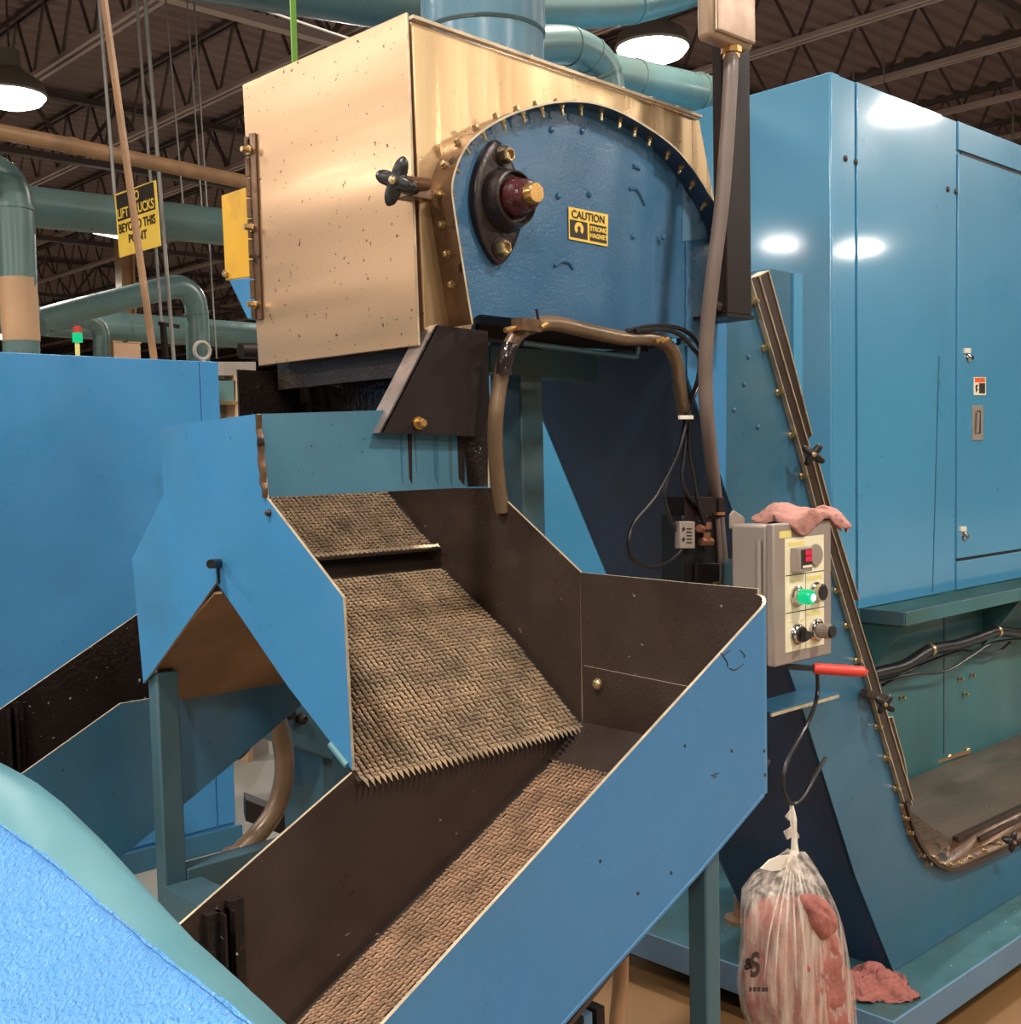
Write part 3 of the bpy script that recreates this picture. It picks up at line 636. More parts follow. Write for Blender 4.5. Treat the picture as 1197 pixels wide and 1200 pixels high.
nw = near_wall('trough_near_wall', YN, TH, 'blue_trough', 'oil')
part('folded_bottom_edge', MB().tube([V((XR-.03, YN+.004, 1.09)), V((1.298, YN+.004, 1.012)), V((1.026, YN+.004, .893)), V((XL, YN+.004, .893-.5*(1.026-XL)))], .0055, 8, curve=False), M['blue_trough'], nw)
for pp in ([(845, 765), (852, 775), (853, 782)], [(855, 783), (862, 785), (872, 778)], [(868, 762), (873, 768), (872, 771)], [(848, 768), (856, 762)], [(834, 909), (842, 906)], [(836, 911), (840, 910)]):
    part('scratch', MB().tube([Y(x, y, YN-.0003) for x, y in pp], .0009, 5), M['ink'], nw)
for px, py in ((896, 880), (897, 908), (858, 880), (787, 1023), (803, 874), (748, 1047), (704, 1009)): part('paint_chip', MB().lathe(Y(px, py, YN), (0, -1, 0), [(.003, 0), (.0022, .0006)], 7), M['ink'], nw)
# rounded corner strip
mb = MB(); ro, rb = [], []; rc = .03
for i in range(7):
    t = math.pi/2*i/6; ro.append(V((XR-.03+math.sin(t)*rc, YN+rc-math.cos(t)*rc, 0)))
for i in range(6):
    a, b = ro[i], ro[i+1]; f_ = i/6
    za = tz_near(a.x)+.0; zb_ = tz_near(b.x)
    mb.plate([V((a.x, a.y, za)), V((b.x, b.y, zb_)), V((b.x, b.y, 1.09)), V((a.x, a.y, 1.09))], V((-(math.sin((i+.5)/6*1.5708)), math.cos((i+.5)/6*1.5708), 0))*TH, 0, 1, 2)
part('rounded_corner', mb, E3('blue', 'oil'), ch)
ew = [V((XR, 1.4225, 1.4015)), V((XR, 1.19, 1.398)), V((XR, 1.10, 1.397)), V((XR, YN+rc, tz_near(XR)+.008)), V((XR, YN+rc, 1.088)), V((XR, 1.4225, 1.05))]
endw = part('end_wall', MB().plate(ew, (TH, 0, 0), 0, 1, 2), E3('oil', 'blue'), ch)
lpp = [X(684, 780, XR-.004), V((XR-.004, 1.035, X(803, 805, XR-.004).z-.004)), V((XR-.004, 1.035, 1.09)), V((XR-.004, 1.42, 1.125))]
lap = part('lap_plate', MB().plate(lpp, (.003, 0, 0), 0, 0, 1), [M['oil'], M['edge']], ch)
part('bolt', MB().lathe(X(701, 802, XR-.005), (-1, 0, 0), [(.011, 0), (.01, .004), (.006, .008), (.001, .009)], 12), M['bolt'], lap)
part('end_ramp', MB().plate([(XR-.004, YW, 1.137), (XR-.004, YN+.006, 1.137), (1.40, YN+.006, 1.079), (1.405, YW, 1.083)], (0, 0, -.004)), M['oil'], ch)
fl = [(XL, YN+TH, zfl(XL)), (1.42, YN+TH, zfl(1.42)), (1.42, YW, zfl(1.42)), (XL, YW, zfl(XL))]
part('trough_floor', MB().plate(fl, (0, 0, -.008)), M['oil'], ch)
scale_mesh('trough_scales', [(1.41, zfl(1.41)+.001), (XL, zfl(XL)+.001)], YN+TH, YW-.002, .0092, .0078, .005, 'scale2', mapf=lambda u, a, b: V((a, u, b)))
# gate guides on the inner wall
def guides(y, x0, sgn, par):
    for dx in (0, .034):
        m_ = MB().box((x0+dx, y-.012*sgn if sgn > 0 else y, zfl(x0)), (x0+dx+.022, y if sgn > 0 else y+.012, ztop(x0)-.012-(0 if not dx else -.01)))
        m_.box((x0+dx+(.018 if not dx else 0), y-.026 if sgn > 0 else y, zfl(x0)), (x0+dx+.022 if not dx else x0+dx+.004, y, ztop(x0)-.012))
        part('gate_guide', m_, M['oil_wet'], par)
guides(YW, .745, 1, farw)
# far trough (mirror)
YW2, YN2 = 2.215, 2.635
fw2 = [V((a, YW2, c)) for a, _, c in fw]; fw2[1].z = 1.14; fw2[2].z = 1.14; fw2[3].z = 1.14
part('far_trough_inner_wall', MB().plate(fw2, (0, -TH, 0), 1, 0, 2), E3('blue_side_shade', 'oil'), ch)
farn = part('far_trough_outer_wall', MB().plate([(XR, YN2, tz_near(XR)), (XR, YN2, 1.08), (1.026, YN2, .86), (XL, YN2, .66), (XL, YN2, tz_near(XL))], (0, TH, 0), 0, 1, 2), E3('oil_wet', 'blue'), ch)
part('far_trough_floor', MB().plate([(XL, YW2, zfl(XL)), (XR, YW2, zfl(XR)), (XR, YN2, zfl(XR)), (XL, YN2, zfl(XL))], (0, 0, -.008)), M['oil_wet'], ch)
part('far_end_wall', MB().plate([(XR, YW2, 1.4), (XR, YN2, 1.4), (XR, YN2, 1.05), (XR, YW2, 1.05)], (TH, 0, 0)), M['oil'], ch)
guides(YN2, .905, 1, farn)
# legs and base frame
zfr = X(205, 1024, 1.0).z
def leg(x0, y0, x1, y1, z1, z0=0, matn='teal'):
    l_ = part('leg', MB().box((x0, y0, z0), (x1, y1, z1)), M[matn], ch, .004); return l_
yl = X(184, 900, XV+.01).y
yl = X(181, 800, 1.005).y; yr = X(190, 800, 1.005).y
leg(1.005, 2.07, 1.05, 2.108, 1.215)
leg(XR-.1, 1.995, XR-.03, 2.06, 1.25)
l3 = Y(805, 1036, YN+.09); l3b = Y(844, 1036, YN+.03)
ya = YN+.035
leg(1.352, 1.051, 1.386, 1.086, 1.045)
leg(.72, 2.57, .76, 2.61, zfl(.74)-.008)
yr = 2.07; zfr = Y(215, 1020, yr).z
part('base_rail', MB().box((1.05, yr, zfr-.06), (2.0, yr+.045, zfr)), M['teal'], ch, .003)
part('base_rail', MB().box((1.0, YN+.1, zfr-.09), (1.08, yr, zfr-.02)), M['teal'], ch, .003)

# small bits hanging below the near trough
hs = MB().tube([Y(728, 1120, 1.25), Y(727, 1160, 1.25), Y(723, 1205, 1.25), Y(720, 1300, 1.25), V((Y(718, 1300, 1.25).x, 1.25, 0.01))], .013, 10)
solo('drain_hose', hs, M['rust'], 'short rusty brown hose hanging below the near trough wall', 'hose')
fr = thing('steel_stand', (1.1, 1.2, 0), 'dark slotted steel stand showing under the lowest corner of the near trough', 'stand')
for px in (672, 684, 699):
    a = Y(px, 1160, 1.2); part('upright', MB().box((a.x, 1.2, 0), (a.x+.018, 1.24, .76)), M['tray_edge'] if px == 684 else M['black'], fr)
part('foot_bar', MB().box((Y(672, 1160, 1.2).x, 1.19, 0), (Y(705, 1160, 1.2).x+.02, 1.25, .02)), M['black'], fr)

# ================================================================== foreground drum
ep = [(-60, 925), (0, 968), (60, 1010), (120, 1063), (180, 1113), (240, 1160), (290, 1198), (380, 1268), (470, 1340)]
tp = [(-60, 868), (0, 893), (40, 915), (75, 942), (120, 985), (160, 1028), (200, 1072), (255, 1130), (318, 1198), (400, 1290), (480, 1380)]
def rs_(pts, n):
    d = [0]
    for a, b in zip(pts[:-1], pts[1:]): d.append(d[-1]+math.hypot(b[0]-a[0], b[1]-a[1]))
    o = []
    for i in range(n):
        s = d[-1]*i/(n-1)
        for k in range(len(d)-1):
            if s <= d[k+1]+1e-6:
                t = (s-d[k])/(d[k+1]-d[k]); o.append((pts[k][0]+(pts[k+1][0]-pts[k][0])*t, pts[k][1]+(pts[k+1][1]-pts[k][1])*t)); break
    return o
NN = 40
EE = [X(x, y, .375)+V((random.uniform(-.0006, .0006), 0, random.uniform(-.0004, .0004))) for x, y in rs_(ep, NN)]
TT = [X(x, y, .46) for x, y in rs_(tp, NN)]
dr = thing('tumbler_hood', (.3, .9, 0), 'bright blue hammered sheet hood with a teal rounded lip in the near left corner', 'hood')
mb = MB()
rows = [[p+V((-.36, -.02, -.30)) for p in EE], [p+V((-.2, -.01, -.13)) for p in EE], EE]
ids = [mb.add(r) for r in rows]
low = mb.add([V((p.x, p.y, .02)) for p in rows[0]])
for k in range(2):
    for i in range(NN-1): mb.face((ids[k]+i, ids[k]+i+1, ids[k+1]+i+1, ids[k+1]+i), 0, True)
for i in range(NN-1): mb.face((low+i, low+i+1, ids[0]+i+1, ids[0]+i), 0)
hd = part('hood_sheet', mb, M['drum'], dr)
mb = MB(); ids = [mb.add(EE), mb.add([(a*.5+b*.5)+V((.004, 0, .012)) for a, b in zip(EE, TT)]), mb.add(TT), mb.add([p+V((.03, .005, -.05)) for p in TT]), mb.add([V((p.x+.03, p.y, .02)) for p in TT])]
for k in range(4):
    for i in range(NN-1): mb.face((ids[k]+i, ids[k]+i+1, ids[k+1]+i+1, ids[k+1]+i), 0, True)
part('rounded_lip', mb, M['drum_lip'], dr)
wb = MB().tube([EE[i]+V((0, 0, .001)) for i in range(4, 36)], [.0012+random.uniform(-.0006, .0009) for i in range(32)], 6); part('weld_bead', wb, M['drum'], dr)

# ================================================================== base tray
tx, ty, tx1, ty1 = 2.668, 1.479, 6.0, 2.6
trt = thing('drip_tray', (3.6, 2.0, 0), 'blue steel drip tray with raised lips under the conveyor and washer', 'tray')
part('tray_floor', MB().box((tx+.009, ty+.009, .1), (tx1, ty1, .118)), M['tray'], trt)
part('tray_lip', MB().plate([(tx, ty, .066), (tx1, ty, .066), (tx1, ty, .15), (tx, ty, .15)], (0, .008, 0)), M['tray_edge'], trt, .002)
part('tray_lip', MB().plate([(tx, ty+.008, .066), (tx, ty1, .066), (tx, ty1, .15), (tx, ty+.008, .15)], (.008, 0, 0)), M['tray_edge'], trt, .002)
for x in (2.9, 4.3, 5.8): part('tray_foot', MB().box((x, 1.9, 0), (x+.1, 2.3, .1)), M['black'], trt)

# ================================================================== washer cabinet
XC, YC, ZT = 3.553, 2.2, 2.876
wc = thing('parts_washer_cabinet', (4.8, 3.4, .12), 'tall glossy blue washer cabinet with seamed panels standing behind the incline', 'cabinet')
WX, WY = 7.2, 4.6
part('cabinet_body', MB().box((XC+.004, YC+.012, .13), (WX, WY, ZT-.004)), M['cab'], wc)
part('end_panel', MB().plate([(XC, YC+.004, .13), (XC, WY, .13), (XC, WY, ZT), (XC, YC+.004, ZT)], (.006, 0, 0)), M['cab'], wc, .003)
def xa(px, py): return Y(px, py, YC).x
zl = Y(1011, 713, YC).z
xs_ = [XC, xa(985.5, 300), xa(1005, 300), xa(1104, 300), xa(1123, 300), WX]
for i, nm in enumerate(('corner_strip', 'bolted_strip', 'front_panel', 'bolted_strip', 'cabinet_door')):
    a, b = xs_[i]+.003, xs_[i+1]-.003
    pr = .012 if nm != 'bolted_strip' else .006
    q = MB()
    if nm == 'cabinet_door':
        zt, zb2 = Y(1134, 181, YC).z, Y(1122, 656, YC).z
        q.box((a, YC+.012-pr, zl), (b, YC+.013, zb2-.008)); q.box((a, YC+.012-pr, zb2+.004), (b, YC+.013, zt-.008)); q.box((a, YC+.012-pr, zt+.008), (b, YC+.013, ZT))
    else: q.box((a, YC+.012-pr, zl), (b, YC+.013, ZT))
    o = part(nm, q, M['cab'], wc, .002)
    if nm == 'bolted_strip':
        for px, py in (((991, 186), (1003, 190)) if i == 1 else ((1111, 222), (1120, 225))):
            part('bolt', MB().lathe(Y(px, py, YC+.006), (0, -1, 0), [(.012, 0), (.01, .004), (.005, .007), (.001, .007)], 10), M['rail'], o)
    if nm == 'cabinet_door': wdoor = o
part('door_slot', MB().box((xs_[4]+.04, YC+.008, zt-.01), (WX, YC+.0125, zt+.008)), M['ink'], wc)
part('door_slot', MB().box((xs_[4]+.02, YC+.008, zb2-.008), (WX, YC+.0125, zb2+.005)), M['ink'], wc)
part('panel_seam', MB().plate([Y(1100.5, 417, YC-.0015), Y(1101.8, 417, YC-.0015), Y(1094.0, 694, YC-.0015), Y(1093.2, 694, YC-.0015)], (0, .002, 0)), M['blue_side_shade'], wc)
for px, py in ((1135, 408), (1130, 617)):
    q = part('door_latch', MB().plate([Y(px-3, py, YC-.008), Y(px+3.5, py, YC-.008), Y(px+3.5, py+6, YC-.008), Y(px-3, py+6, YC-.008)], (0, .01, 0)), M['white'], wdoor, .002)
    part('latch_bolt', MB().lathe(Y(px, py+11.5, YC), (0, -1, 0), [(.018, 0), (.016, .008), (.009, .012), (.009, .02), (.002, .02)], 14), M['chrome'], wdoor)
la = [Y(1142, 442, YC-.002), Y(1156, 442, YC-.002), Y(1156, 463, YC-.002), Y(1142, 463, YC-.002)]
wl = part('warning_label', MB().plate(la, (0, .002, 0)), M['panel'], wdoor)
def q4(x0, y0, x1, y1, yv): return [Y(x0, y0, yv), Y(x1, y0, yv), Y(x1, y1, yv), Y(x0, y1, yv)]
part('warning_band', MB().plate(q4(1143, 442.8, 1155, 448, YC-.0026), (0, .0006, 0)), M['orange'], wdoor)
part('warning_block', MB().plate(q4(1148, 449, 1155, 461, YC-.0026), (0, .0006, 0)), M['ink'], wdoor)
part('warning_symbol', MB().plate([Y(1145.5, 450, YC-.0026), Y(1147, 452, YC-.0026), Y(1145, 455, YC-.0026), Y(1147, 456, YC-.0026), Y(1144.5, 460, YC-.0026), Y(1143.5, 453, YC-.0026)], (0, .0006, 0)), M['ink'], wdoor)
hp = part('handle_plate', MB().plate(q4(1140.5, 475, 1153, 516, YC-.004), (0, .004, 0)), M['grey'], wdoor, .002)
part('handle_recess', MB().plate(q4(1146, 481, 1150, 508, YC-.0052), (0, .002, 0)), M['ink'], wdoor)
part('handle_lever', MB().bar(Y(1147, 483, YC-.012), Y(1146, 507, YC-.012), .006, .014), M['grey'], wdoor)
# lower wall and ledge
part('lower_wall', MB().plate([(XC+.001, YC+.006, .13), (WX, YC+.006, .13), (WX, YC+.006, zl), (XC+.001, YC+.006, zl)], (0, .006, 0)), M['cab_low'], wc)
xl0 = Y(1011, 713, YC).x; ly = X(1061, 727, xl0).y
part('ledge', MB().box((xl0, ly, zl-.045), (WX, YC+.006, zl-.035)), M['teal'], wc, .002)
part('ledge_lip', MB().box((xl0, ly-.004, zl-.05), (WX, ly+.004, zl-.0)), M['cab_low'], wc, .002)
part('ledge_end', MB().box((xl0-.004, ly, zl-.05), (xl0+.004, YC+.006, zl)), M['teal'], wc, .002)
part('ledge_bracket', MB().plate([(xl0+.01, ly+.01, zl-.05), (xl0+.01, YC+.006, zl-.05), (xl0+.01, YC+.006, zl-.26)], (.006, 0, 0)), M['cab_low'], wc)
part('ledge_bracket', MB().plate([(xl0+.95, ly+.01, zl-.05), (xl0+.95, YC+.006, zl-.05), (xl0+.95, YC+.006, zl-.26)], (.006, 0, 0)), M['cab_low'], wc)
sm_ = part('wall_seam', MB().box((xl0+.62, YC+.003, .4), (xl0+.628, YC+.007, zl-.05)), M['teal'], wc)
for px, py in ((1124, 795), (1138, 791), (1130, 813), (1056, 817)): inst('bolt', B8, wc, Y(px, py, YC+.004))
# hose along the lower wall
yh = 2.13
hp_ = [Y(1000, 796, yh), Y(1030, 788, yh), Y(1060, 780, yh), Y(1090, 762, yh), Y(1120, 756, yh), Y(1145, 748, yh), Y(1168, 740, yh), Y(1197, 742, yh), Y(1240, 736, yh)]
bh = thing('black_cable_hose', hp_[2], 'thick black hose with metal clamps along the green wall below the ledge', 'hose')
part('hose', MB().tube(hp_, .022, 12), M['cable'], bh)
for i in (3, 6):
    d = (hp_[i+1]-hp_[i-1]).normalized(); part('hose_clamp', MB().lathe(hp_[i]-d*.008, d, [(.024, 0), (.026, .002), (.026, .016), (.024, .018)], 14), M['bolt'], bh)
for j, cp in enumerate(([(1030, 798), (1070, 790), (1110, 786), (1140, 768), (1170, 752), (1230, 748)], [(1035, 803), (1062, 788), (1095, 773), (1130, 763), (1165, 766), (1185, 752)])):
    solo('thin_cable', MB().tube([Y(x, y, 2.15+.02*j) for x, y in cp], .006, 8), M['cable'], ('thin black cable sagging lowest under the clamped hose', 'thin black cable lying close under the clamped hose')[j], 'cable', 'cables under the clamped hose')

# ================================================================== post, conduit, control box
YP = 1.56
xc0, xc1 = Y(851, 200, YP).x, Y(880, 200, YP).x
zp = Y(866, 368, YP).z
pst = thing('steel_post', (xc0, YP, zp), 'dark brown steel channel post rising to the roof beside the steel head', 'post')
part('post_web', MB().box((xc0, YP, zp), (xc1, YP+.008, DZ-.5)), M['black'], pst, .002)
dpx = X(836, 200, xc0).y
part('post_flange', MB().box((xc0, YP+.008, zp), (xc0+.008, dpx, DZ-.5)), M['black'], pst, .002)
part('post_flange', MB().box((xc1-.008, YP+.008, zp), (xc1, dpx, DZ-.5)), M['black'], pst, .002)
for px, py in ((844, 302), (843, 360)): part('bolt', MB().lathe(X(px, py, xc0), (-1, 0, 0), [(.012, 0), (.012, .006), (.008, .012)], 6, sm=False), M['rail'], pst)
part('post_foot', MB().box((xc0-.0, YP, zp-.008), (xc1+.01, YS-.001, zp)), M['black'], pst)
YJ = YP-.045
j0, j1 = Y(836, 42, YJ), Y(884, 42, YJ)
jb = thing('junction_box', (j0.x+.05, YJ+.02, j0.z), 'tan cast junction box bolted on the post above the conduit', 'box')
part('box_body', MB().box((j0.x, YJ, j0.z), (j1.x, YP, j0.z+.25)), M['jbox'], jb, .012)
part('box_cover', MB().box((j0.x+.004, YJ-.008, j0.z+.012), (j1.x-.004, YJ, j0.z+.24)), M['jbox'], jb, .006)
cd0 = V((Y(858, 47, YJ+.02).x, YJ+.022, j0.z))
part('gland', MB().lathe(cd0+V((0, 0, .002)), (0, 0, -1), [(.022, 0), (.022, .012), (.018, .014), (.018, .022)], 8, sm=False), M['brass'], jb)
cpts = [(858, 47, cd0.y), (857, 80, 1.525), (853, 150, 1.52), (846, 240, 1.52), (836, 320, 1.53), (829, 385, 1.545), (827, 440, 1.555), (829, 490, 1.56), (835, 550, 1.59), (842, 615, 1.632), (848, 684, 1.643), (852, 730, 1.643), (853, 800, 1.643)]
cpp = [Y(*p) for p in cpts]; cpp[0] = cd0-V((0, 0, .018))
cdt = MB().tube(cpp, .0155, 14, sub=8)
solo('flexible_conduit', cdt, M['conduit'], 'long grey flexible conduit running down from the junction box past the incline', 'conduit')

YBx = 1.40
b00, b10, b11, b01 = Y(907.5, 620, YBx), Y(974, 606, YBx), Y(974, 766, YBx), Y(909.5, 780, YBx)
bx0, bx1, bz0, bz1 = (b00.x+b01.x)/2, (b10.x+b11.x)/2, (b01.z+b11.z)/2, (b00.z+b10.z)/2
by1 = X(857, 622, bx0).y
cb_ = thing('control_box', (bx0, YBx, bz0), 'grey steel control box with cream button panel, display and green pilot lamp', 'control box')
part('enclosure', MB().box((bx0, YBx+.02, bz0), (bx1, by1, bz1)), M['grey'], cb_, .006)
bdoor = part('box_door', MB().box((bx0-.003, YBx, bz0-.003), (bx1+.003, YBx+.02, bz1+.003)), M['grey'], cb_, .004)
part('box_hinge', MB().tube([V((bx0-.006, YBx+.035, bz0+.03)), V((bx0-.006, YBx+.035, bz1-.03))], .006, 10), M['grey'], cb_)
ear = MB().plate([(bx0, by1, bz1-.01), (bx0+.05, by1, bz1-.01), (bx0+.05, by1, bz1+.012), (bx0+.012, by1, bz1+.03), (bx0, by1, bz1+.02)], (0, .006, 0))
part('mounting_ear', ear, M['grey'], cb_, .002)
part('mounting_bracket', MB().box((bx0+.08, by1, bz0+.05), (bx1-.03, YS-.001, bz0+.2)), M['teal'], cb_)
def bu(u, v, d=0): return V((bx0+(bx1-bx0)*u, YBx-d, bz0+(bz1-bz0)*v))
def fpl(nm, u0, v0, u1, v1, d, th, m_, par, bv=None): return part(nm, MB().plate([bu(u0, v0, d), bu(u1, v0, d), bu(u1, v1, d), bu(u0, v1, d)], (0, th, 0)), M[m_], par, bv)
pan = fpl('button_panel', .17, .08, .86, .90, .0015, .0015, 'panel', cb_)
for v in (.36, .63): fpl('panel_line', .17, v, .86, v+.006, .002, .0006, 'ink', pan)
fpl('panel_line', .52, .08, .526, .63, .002, .0006, 'rim', pan)
for u0, v0, u1, v1 in ((.22, .84, .5, .87), (.54, .575, .82, .605), (.55, .315, .8, .345), (.24, .585, .42, .595), (.2, .29, .3, .3), (.42, .29, .5, .3), (.58, .11, .64, .12)): fpl('print_line', u0, v0, u1, v1, .002, .0006, 'panel_y', pan)
text('lettering', 'LOW SPEED', .008, bu(.68, .59, .0028), (1, 0, 0), (0, 0, 1), M['rust'], pan, .0002) if False else None
fpl('tape_tag', .08, .905, .28, .955, .001, .001, 'panel_y', cb_)
dsp = part('display', MB().plate([bu(.26, .655, .022), bu(.5, .655, .022), bu(.5, .83, .022), bu(.26, .83, .022)], (0, .022, 0)), M['grey'], cb_, .002)
part('display_screen', MB().plate([bu(.3, .68, .0226), bu(.49, .68, .0226), bu(.49, .815, .0226), bu(.3, .815, .0226)], (0, .001, 0)), M['ink'], dsp)
for v in (.79, .745): text('lettering', '888', .0155, bu(.42, v, .0242), (1, 0, 0), (0, 0, 1), M['red_digit'], dsp, .0003)
part('display_bar', MB().plate([bu(.32, .685, .024), bu(.48, .685, .024), bu(.48, .702, .024), bu(.32, .702, .024)], (0, .001, 0)), M['panel'], dsp)
part('blank_plug', MB().lathe(bu(.7, .755), (0, -1, 0), [(.0245, 0), (.0245, .004), (.022, .007), (.001, .0075)], 28), M['grey'], cb_)
pl_ = part('pilot_lamp', MB().lathe(bu(.36, .475), (0, -1, 0), [(.023, 0), (.023, .006), (.019, .008), (.019, .014), (.014, .016)], 28), M['chrome'], cb_)
part('lamp_lens', MB().lathe(bu(.36, .475), (0, -1, 0), [(.0165, .012), (.0165, .034), (.0145, .04), (.008, .042)], 24), M['green_lens'], pl_)
part('lamp_core', MB().lathe(bu(.36, .475), (0, -1, 0), [(.008, .0425), (.006, .0455), (.001, .046)], 16), M['green_core'], pl_)
p2 = part('push_button', MB().lathe(bu(.7, .48), (0, -1, 0), [(.023, 0), (.023, .006), (.0195, .01), (.0195, .02), (.017, .021)], 28), M['chrome'], cb_)
part('button_cap', MB().lathe(bu(.7, .48), (0, -1, 0), [(.017, .015), (.016, .023), (.001, .0235)], 24), M['plastic'], p2)
p3 = part('selector_switch', MB().lathe(bu(.36, .2), (0, -1, 0), [(.023, 0), (.023, .006), (.019, .012), (.017, .013)], 28), M['chrome'], cb_)
sw = MB().lathe(bu(.36, .2), (0, -1, 0), [(.017, .01), (.0165, .018), (.001, .0185)], 24); sw.plate([bu(.36, .2, .016)+V((-.012, 0, .012)), bu(.36, .2, .016)+V((.019, 0, .004)), bu(.36, .2, .016)+V((.019, 0, -.004)), bu(.36, .2, .016)+V((-.012, 0, -.012))], (0, -.016, 0))
part('selector_lever', sw, M['plastic'], p3)
p4 = part('rotary_knob', MB().lathe(bu(.7, .2), (0, -1, 0), [(.025, 0), (.025, .008), (.021, .012), (.016, .013)], 28), M['chrome'], cb_)
kn = MB(); rr_ = []
for h, r in ((.012, .0165), (.036, .0155), (.04, .0145)): rr_.append([bu(.7, .2, h)+V((math.cos(6.28319*i/32)*r*(1-.07*(i % 2)), 0, math.sin(6.28319*i/32)*r*(1-.07*(i % 2)))) for i in range(32)])
kn.rings(rr_); part('knob_grip', kn, M['grey'], p4)
part('knob_cap', MB().lathe(bu(.7, .2), (0, -1, 0), [(.0135, .038), (.0125, .046), (.001, .0465)], 20), M['plastic'], p4)
for dx, z_ in ((0, 0), (.03, .01)):
    pass
hb_ = MB().tube([V((bx0+.03, YBx+.1, bz0+.004)), V((bx0+.03, YBx+.1, bz0-.05)), V((bx0-.0, YBx+.13, bz0-.13)), V((bx0-.05, YBx+.17, bz0-.2)), V((bx0-.06, YBx+.22, bz0-.3))], .018, 12)
solo('flexible_hose', hb_, M['conduit'], 'grey flexible hose curving down from the bottom of the control box', 'hose')
shelf_pts = [Y(898, 838, 1.62), Y(1000, 812, 1.62)]
ms = thing('mounting_shelf', Y(940, 828, 1.6), 'grey folded mounting shelf on the incline below the control box', 'bracket')
sh = [Y(905, 836, 1.57), Y(958, 822, 1.57)]
part('shelf_plate', MB().plate([sh[0], V((sh[1].x+.1, 1.57, sh[0].z)), V((sh[1].x+.16, YS-.001, sh[0].z)), V((sh[0].x, YS-.001, sh[0].z))], (0, 0, .004)), M['blue_side_shade'], ms)
part('shelf_lip', MB().plate([sh[0], V((sh[1].x+.1, 1.57, sh[0].z)), V((sh[1].x+.1, 1.57, sh[0].z-.008)), V((sh[0].x, 1.57, sh[0].z-.008))], (0, .004, 0)), M['edge'], ms)
# red handled tool
a, b = Y(922, 781, 1.42), Y(1018, 787.5, 1.30)
tl = thing('red_handled_tool', a, 'tool with a red ribbed rubber grip sticking out under the control box', 'tool')
part('tool_shank', MB().bar(a, a.lerp(b, .38), .018, .01), M['plastic'], tl)
g = [a.lerp(b, .33+.67*i/22) for i in range(23)]
part('tool_grip', MB().tube(g, [.0105 if i == 0 else .0125 if (i % 2 and i < 17) else .0112 if i < 21 else .0105-.004*(i-20) for i in range(23)], 14, curve=False), M['red_grip'], tl)

# hose and cables under the head
YH = 1.61
hpt = [(590, 600, 1.62), (585, 575, 1.62), (581, 530, 1.61), (581, 490, 1.6), (586, 450, 1.6), (594, 415, 1.59), (606, 393, 1.585), (625, 382, 1.585), (650, 379, 1.585), (690, 388, 1.585), (730, 396, 1.585), (762, 397, 1.585), (782, 404, 1.59), (793, 425, 1.595), (797, 455, 1.6), (803, 488, 1.61)]
hs_ = thing('flexible_air_hose', Y(603, 390, YH), 'oily brown flexible hose arching under the round blue cover', 'hose')
part('hose', MB().tube([Y(*p) for p in hpt], .0145, 12), M['hose'], hs_)
cl = Y(612, 387, 1.58)
part('hose_clamp', MB().bar(Y(606, 380, 1.565), Y(628, 383, 1.565), .03, .022), M['rim'], hs_)
part('clamp_bolt', MB().tube([Y(592, 387, 1.57), Y(606, 384, 1.57)], .005, 8), M['brass'], hs_)
part('zip_tie', MB().bar(Y(633, 385, 1.56), Y(629, 362, 1.56), .004, .003), M['cable'], hs_)
part('clamp_bolt', MB().tube([Y(634, 384, 1.56), Y(641, 380, 1.56)], .005, 8), M['brass'], hs_)
for px in (768, 774): part('clamp_bolt', MB().tube([Y(px, 401, 1.565), Y(px+9, 397, 1.565)], .005, 8), M['brass'], hs_)
part('fitting_tape', MB().tube([Y(598, 405, 1.586), Y(593, 420, 1.586), Y(591, 438, 1.59)], .0155, 10), M['oil_wet'], hs_)
cabs = [('black cable looping over the right end of the brown hose', [(735, 388), (756, 383), (778, 382), (800, 386), (815, 398), (823, 416), (822, 440), (813, 465), (807, 488)]),
        ('black cable just inside the looping cable over the brown hose', [(745, 388), (778, 386), (798, 393), (812, 408), (820, 420), (818, 445), (809, 470), (805, 490)]),
        ('black cable hanging in the widest low loop before the valve', [(806, 488), (795, 530), (770, 580), (744, 612), (737, 635), (740, 652), (752, 662), (768, 664), (785, 658), (799, 645)]),
        ('black cable curving from the tie to the valve side', [(804, 488), (797, 525), (784, 555), (779, 580), (783, 600), (790, 618), (798, 632)]),
        ('black cable running down to the brass valve fittings', [(808, 488), (801, 540), (799, 560), (806, 580), (820, 596), (828, 606)]),
        ('black cable dropping straightest from the tie to the valve', [(808, 488), (808, 530), (813, 560), (819, 590), (826, 615)])]
for i, (lb, pp) in enumerate(cabs):
    solo('black_cable', MB().tube([Y(x, y, (1.575 if i < 2 and k < 6 else 1.60)-.006*(i % 3)) for k, (x, y) in enumerate(pp)], .0048, 8), M['cable'], lb, 'cable', 'black cables by the valve')
solo('cable_tie', MB().bar(Y(796, 489, 1.572), Y(812, 489, 1.572), .005, .008), M['white'], 'white tie holding the black cables together under the hose end', 'tie')
vb = thing('solenoid_valve', Y(820, 690, 1.62), 'black valve block with a grey label plate and brass fittings above the chute rim', 'valve')
def yb(nm, x0, y0, x1, y1, yv, th, m_, bv=.002): return part(nm, MB().plate(q4(x0, y0, x1, y1, yv), (0, th, 0)), M[m_], vb, bv)
yb('valve_bracket', 803, 582, 849, 606, 1.60, .055, 'black'); yb('bracket_tab', 843, 583, 850, 606, 1.595, .01, 'black')
yb('valve_body', 800, 604, 826, 690, 1.60, .06, 'plastic'); yb('valve_coil', 820, 600, 843, 664, 1.605, .05, 'plastic'); yb('lower_bracket', 816, 660, 844, 690, 1.59, .06, 'black')
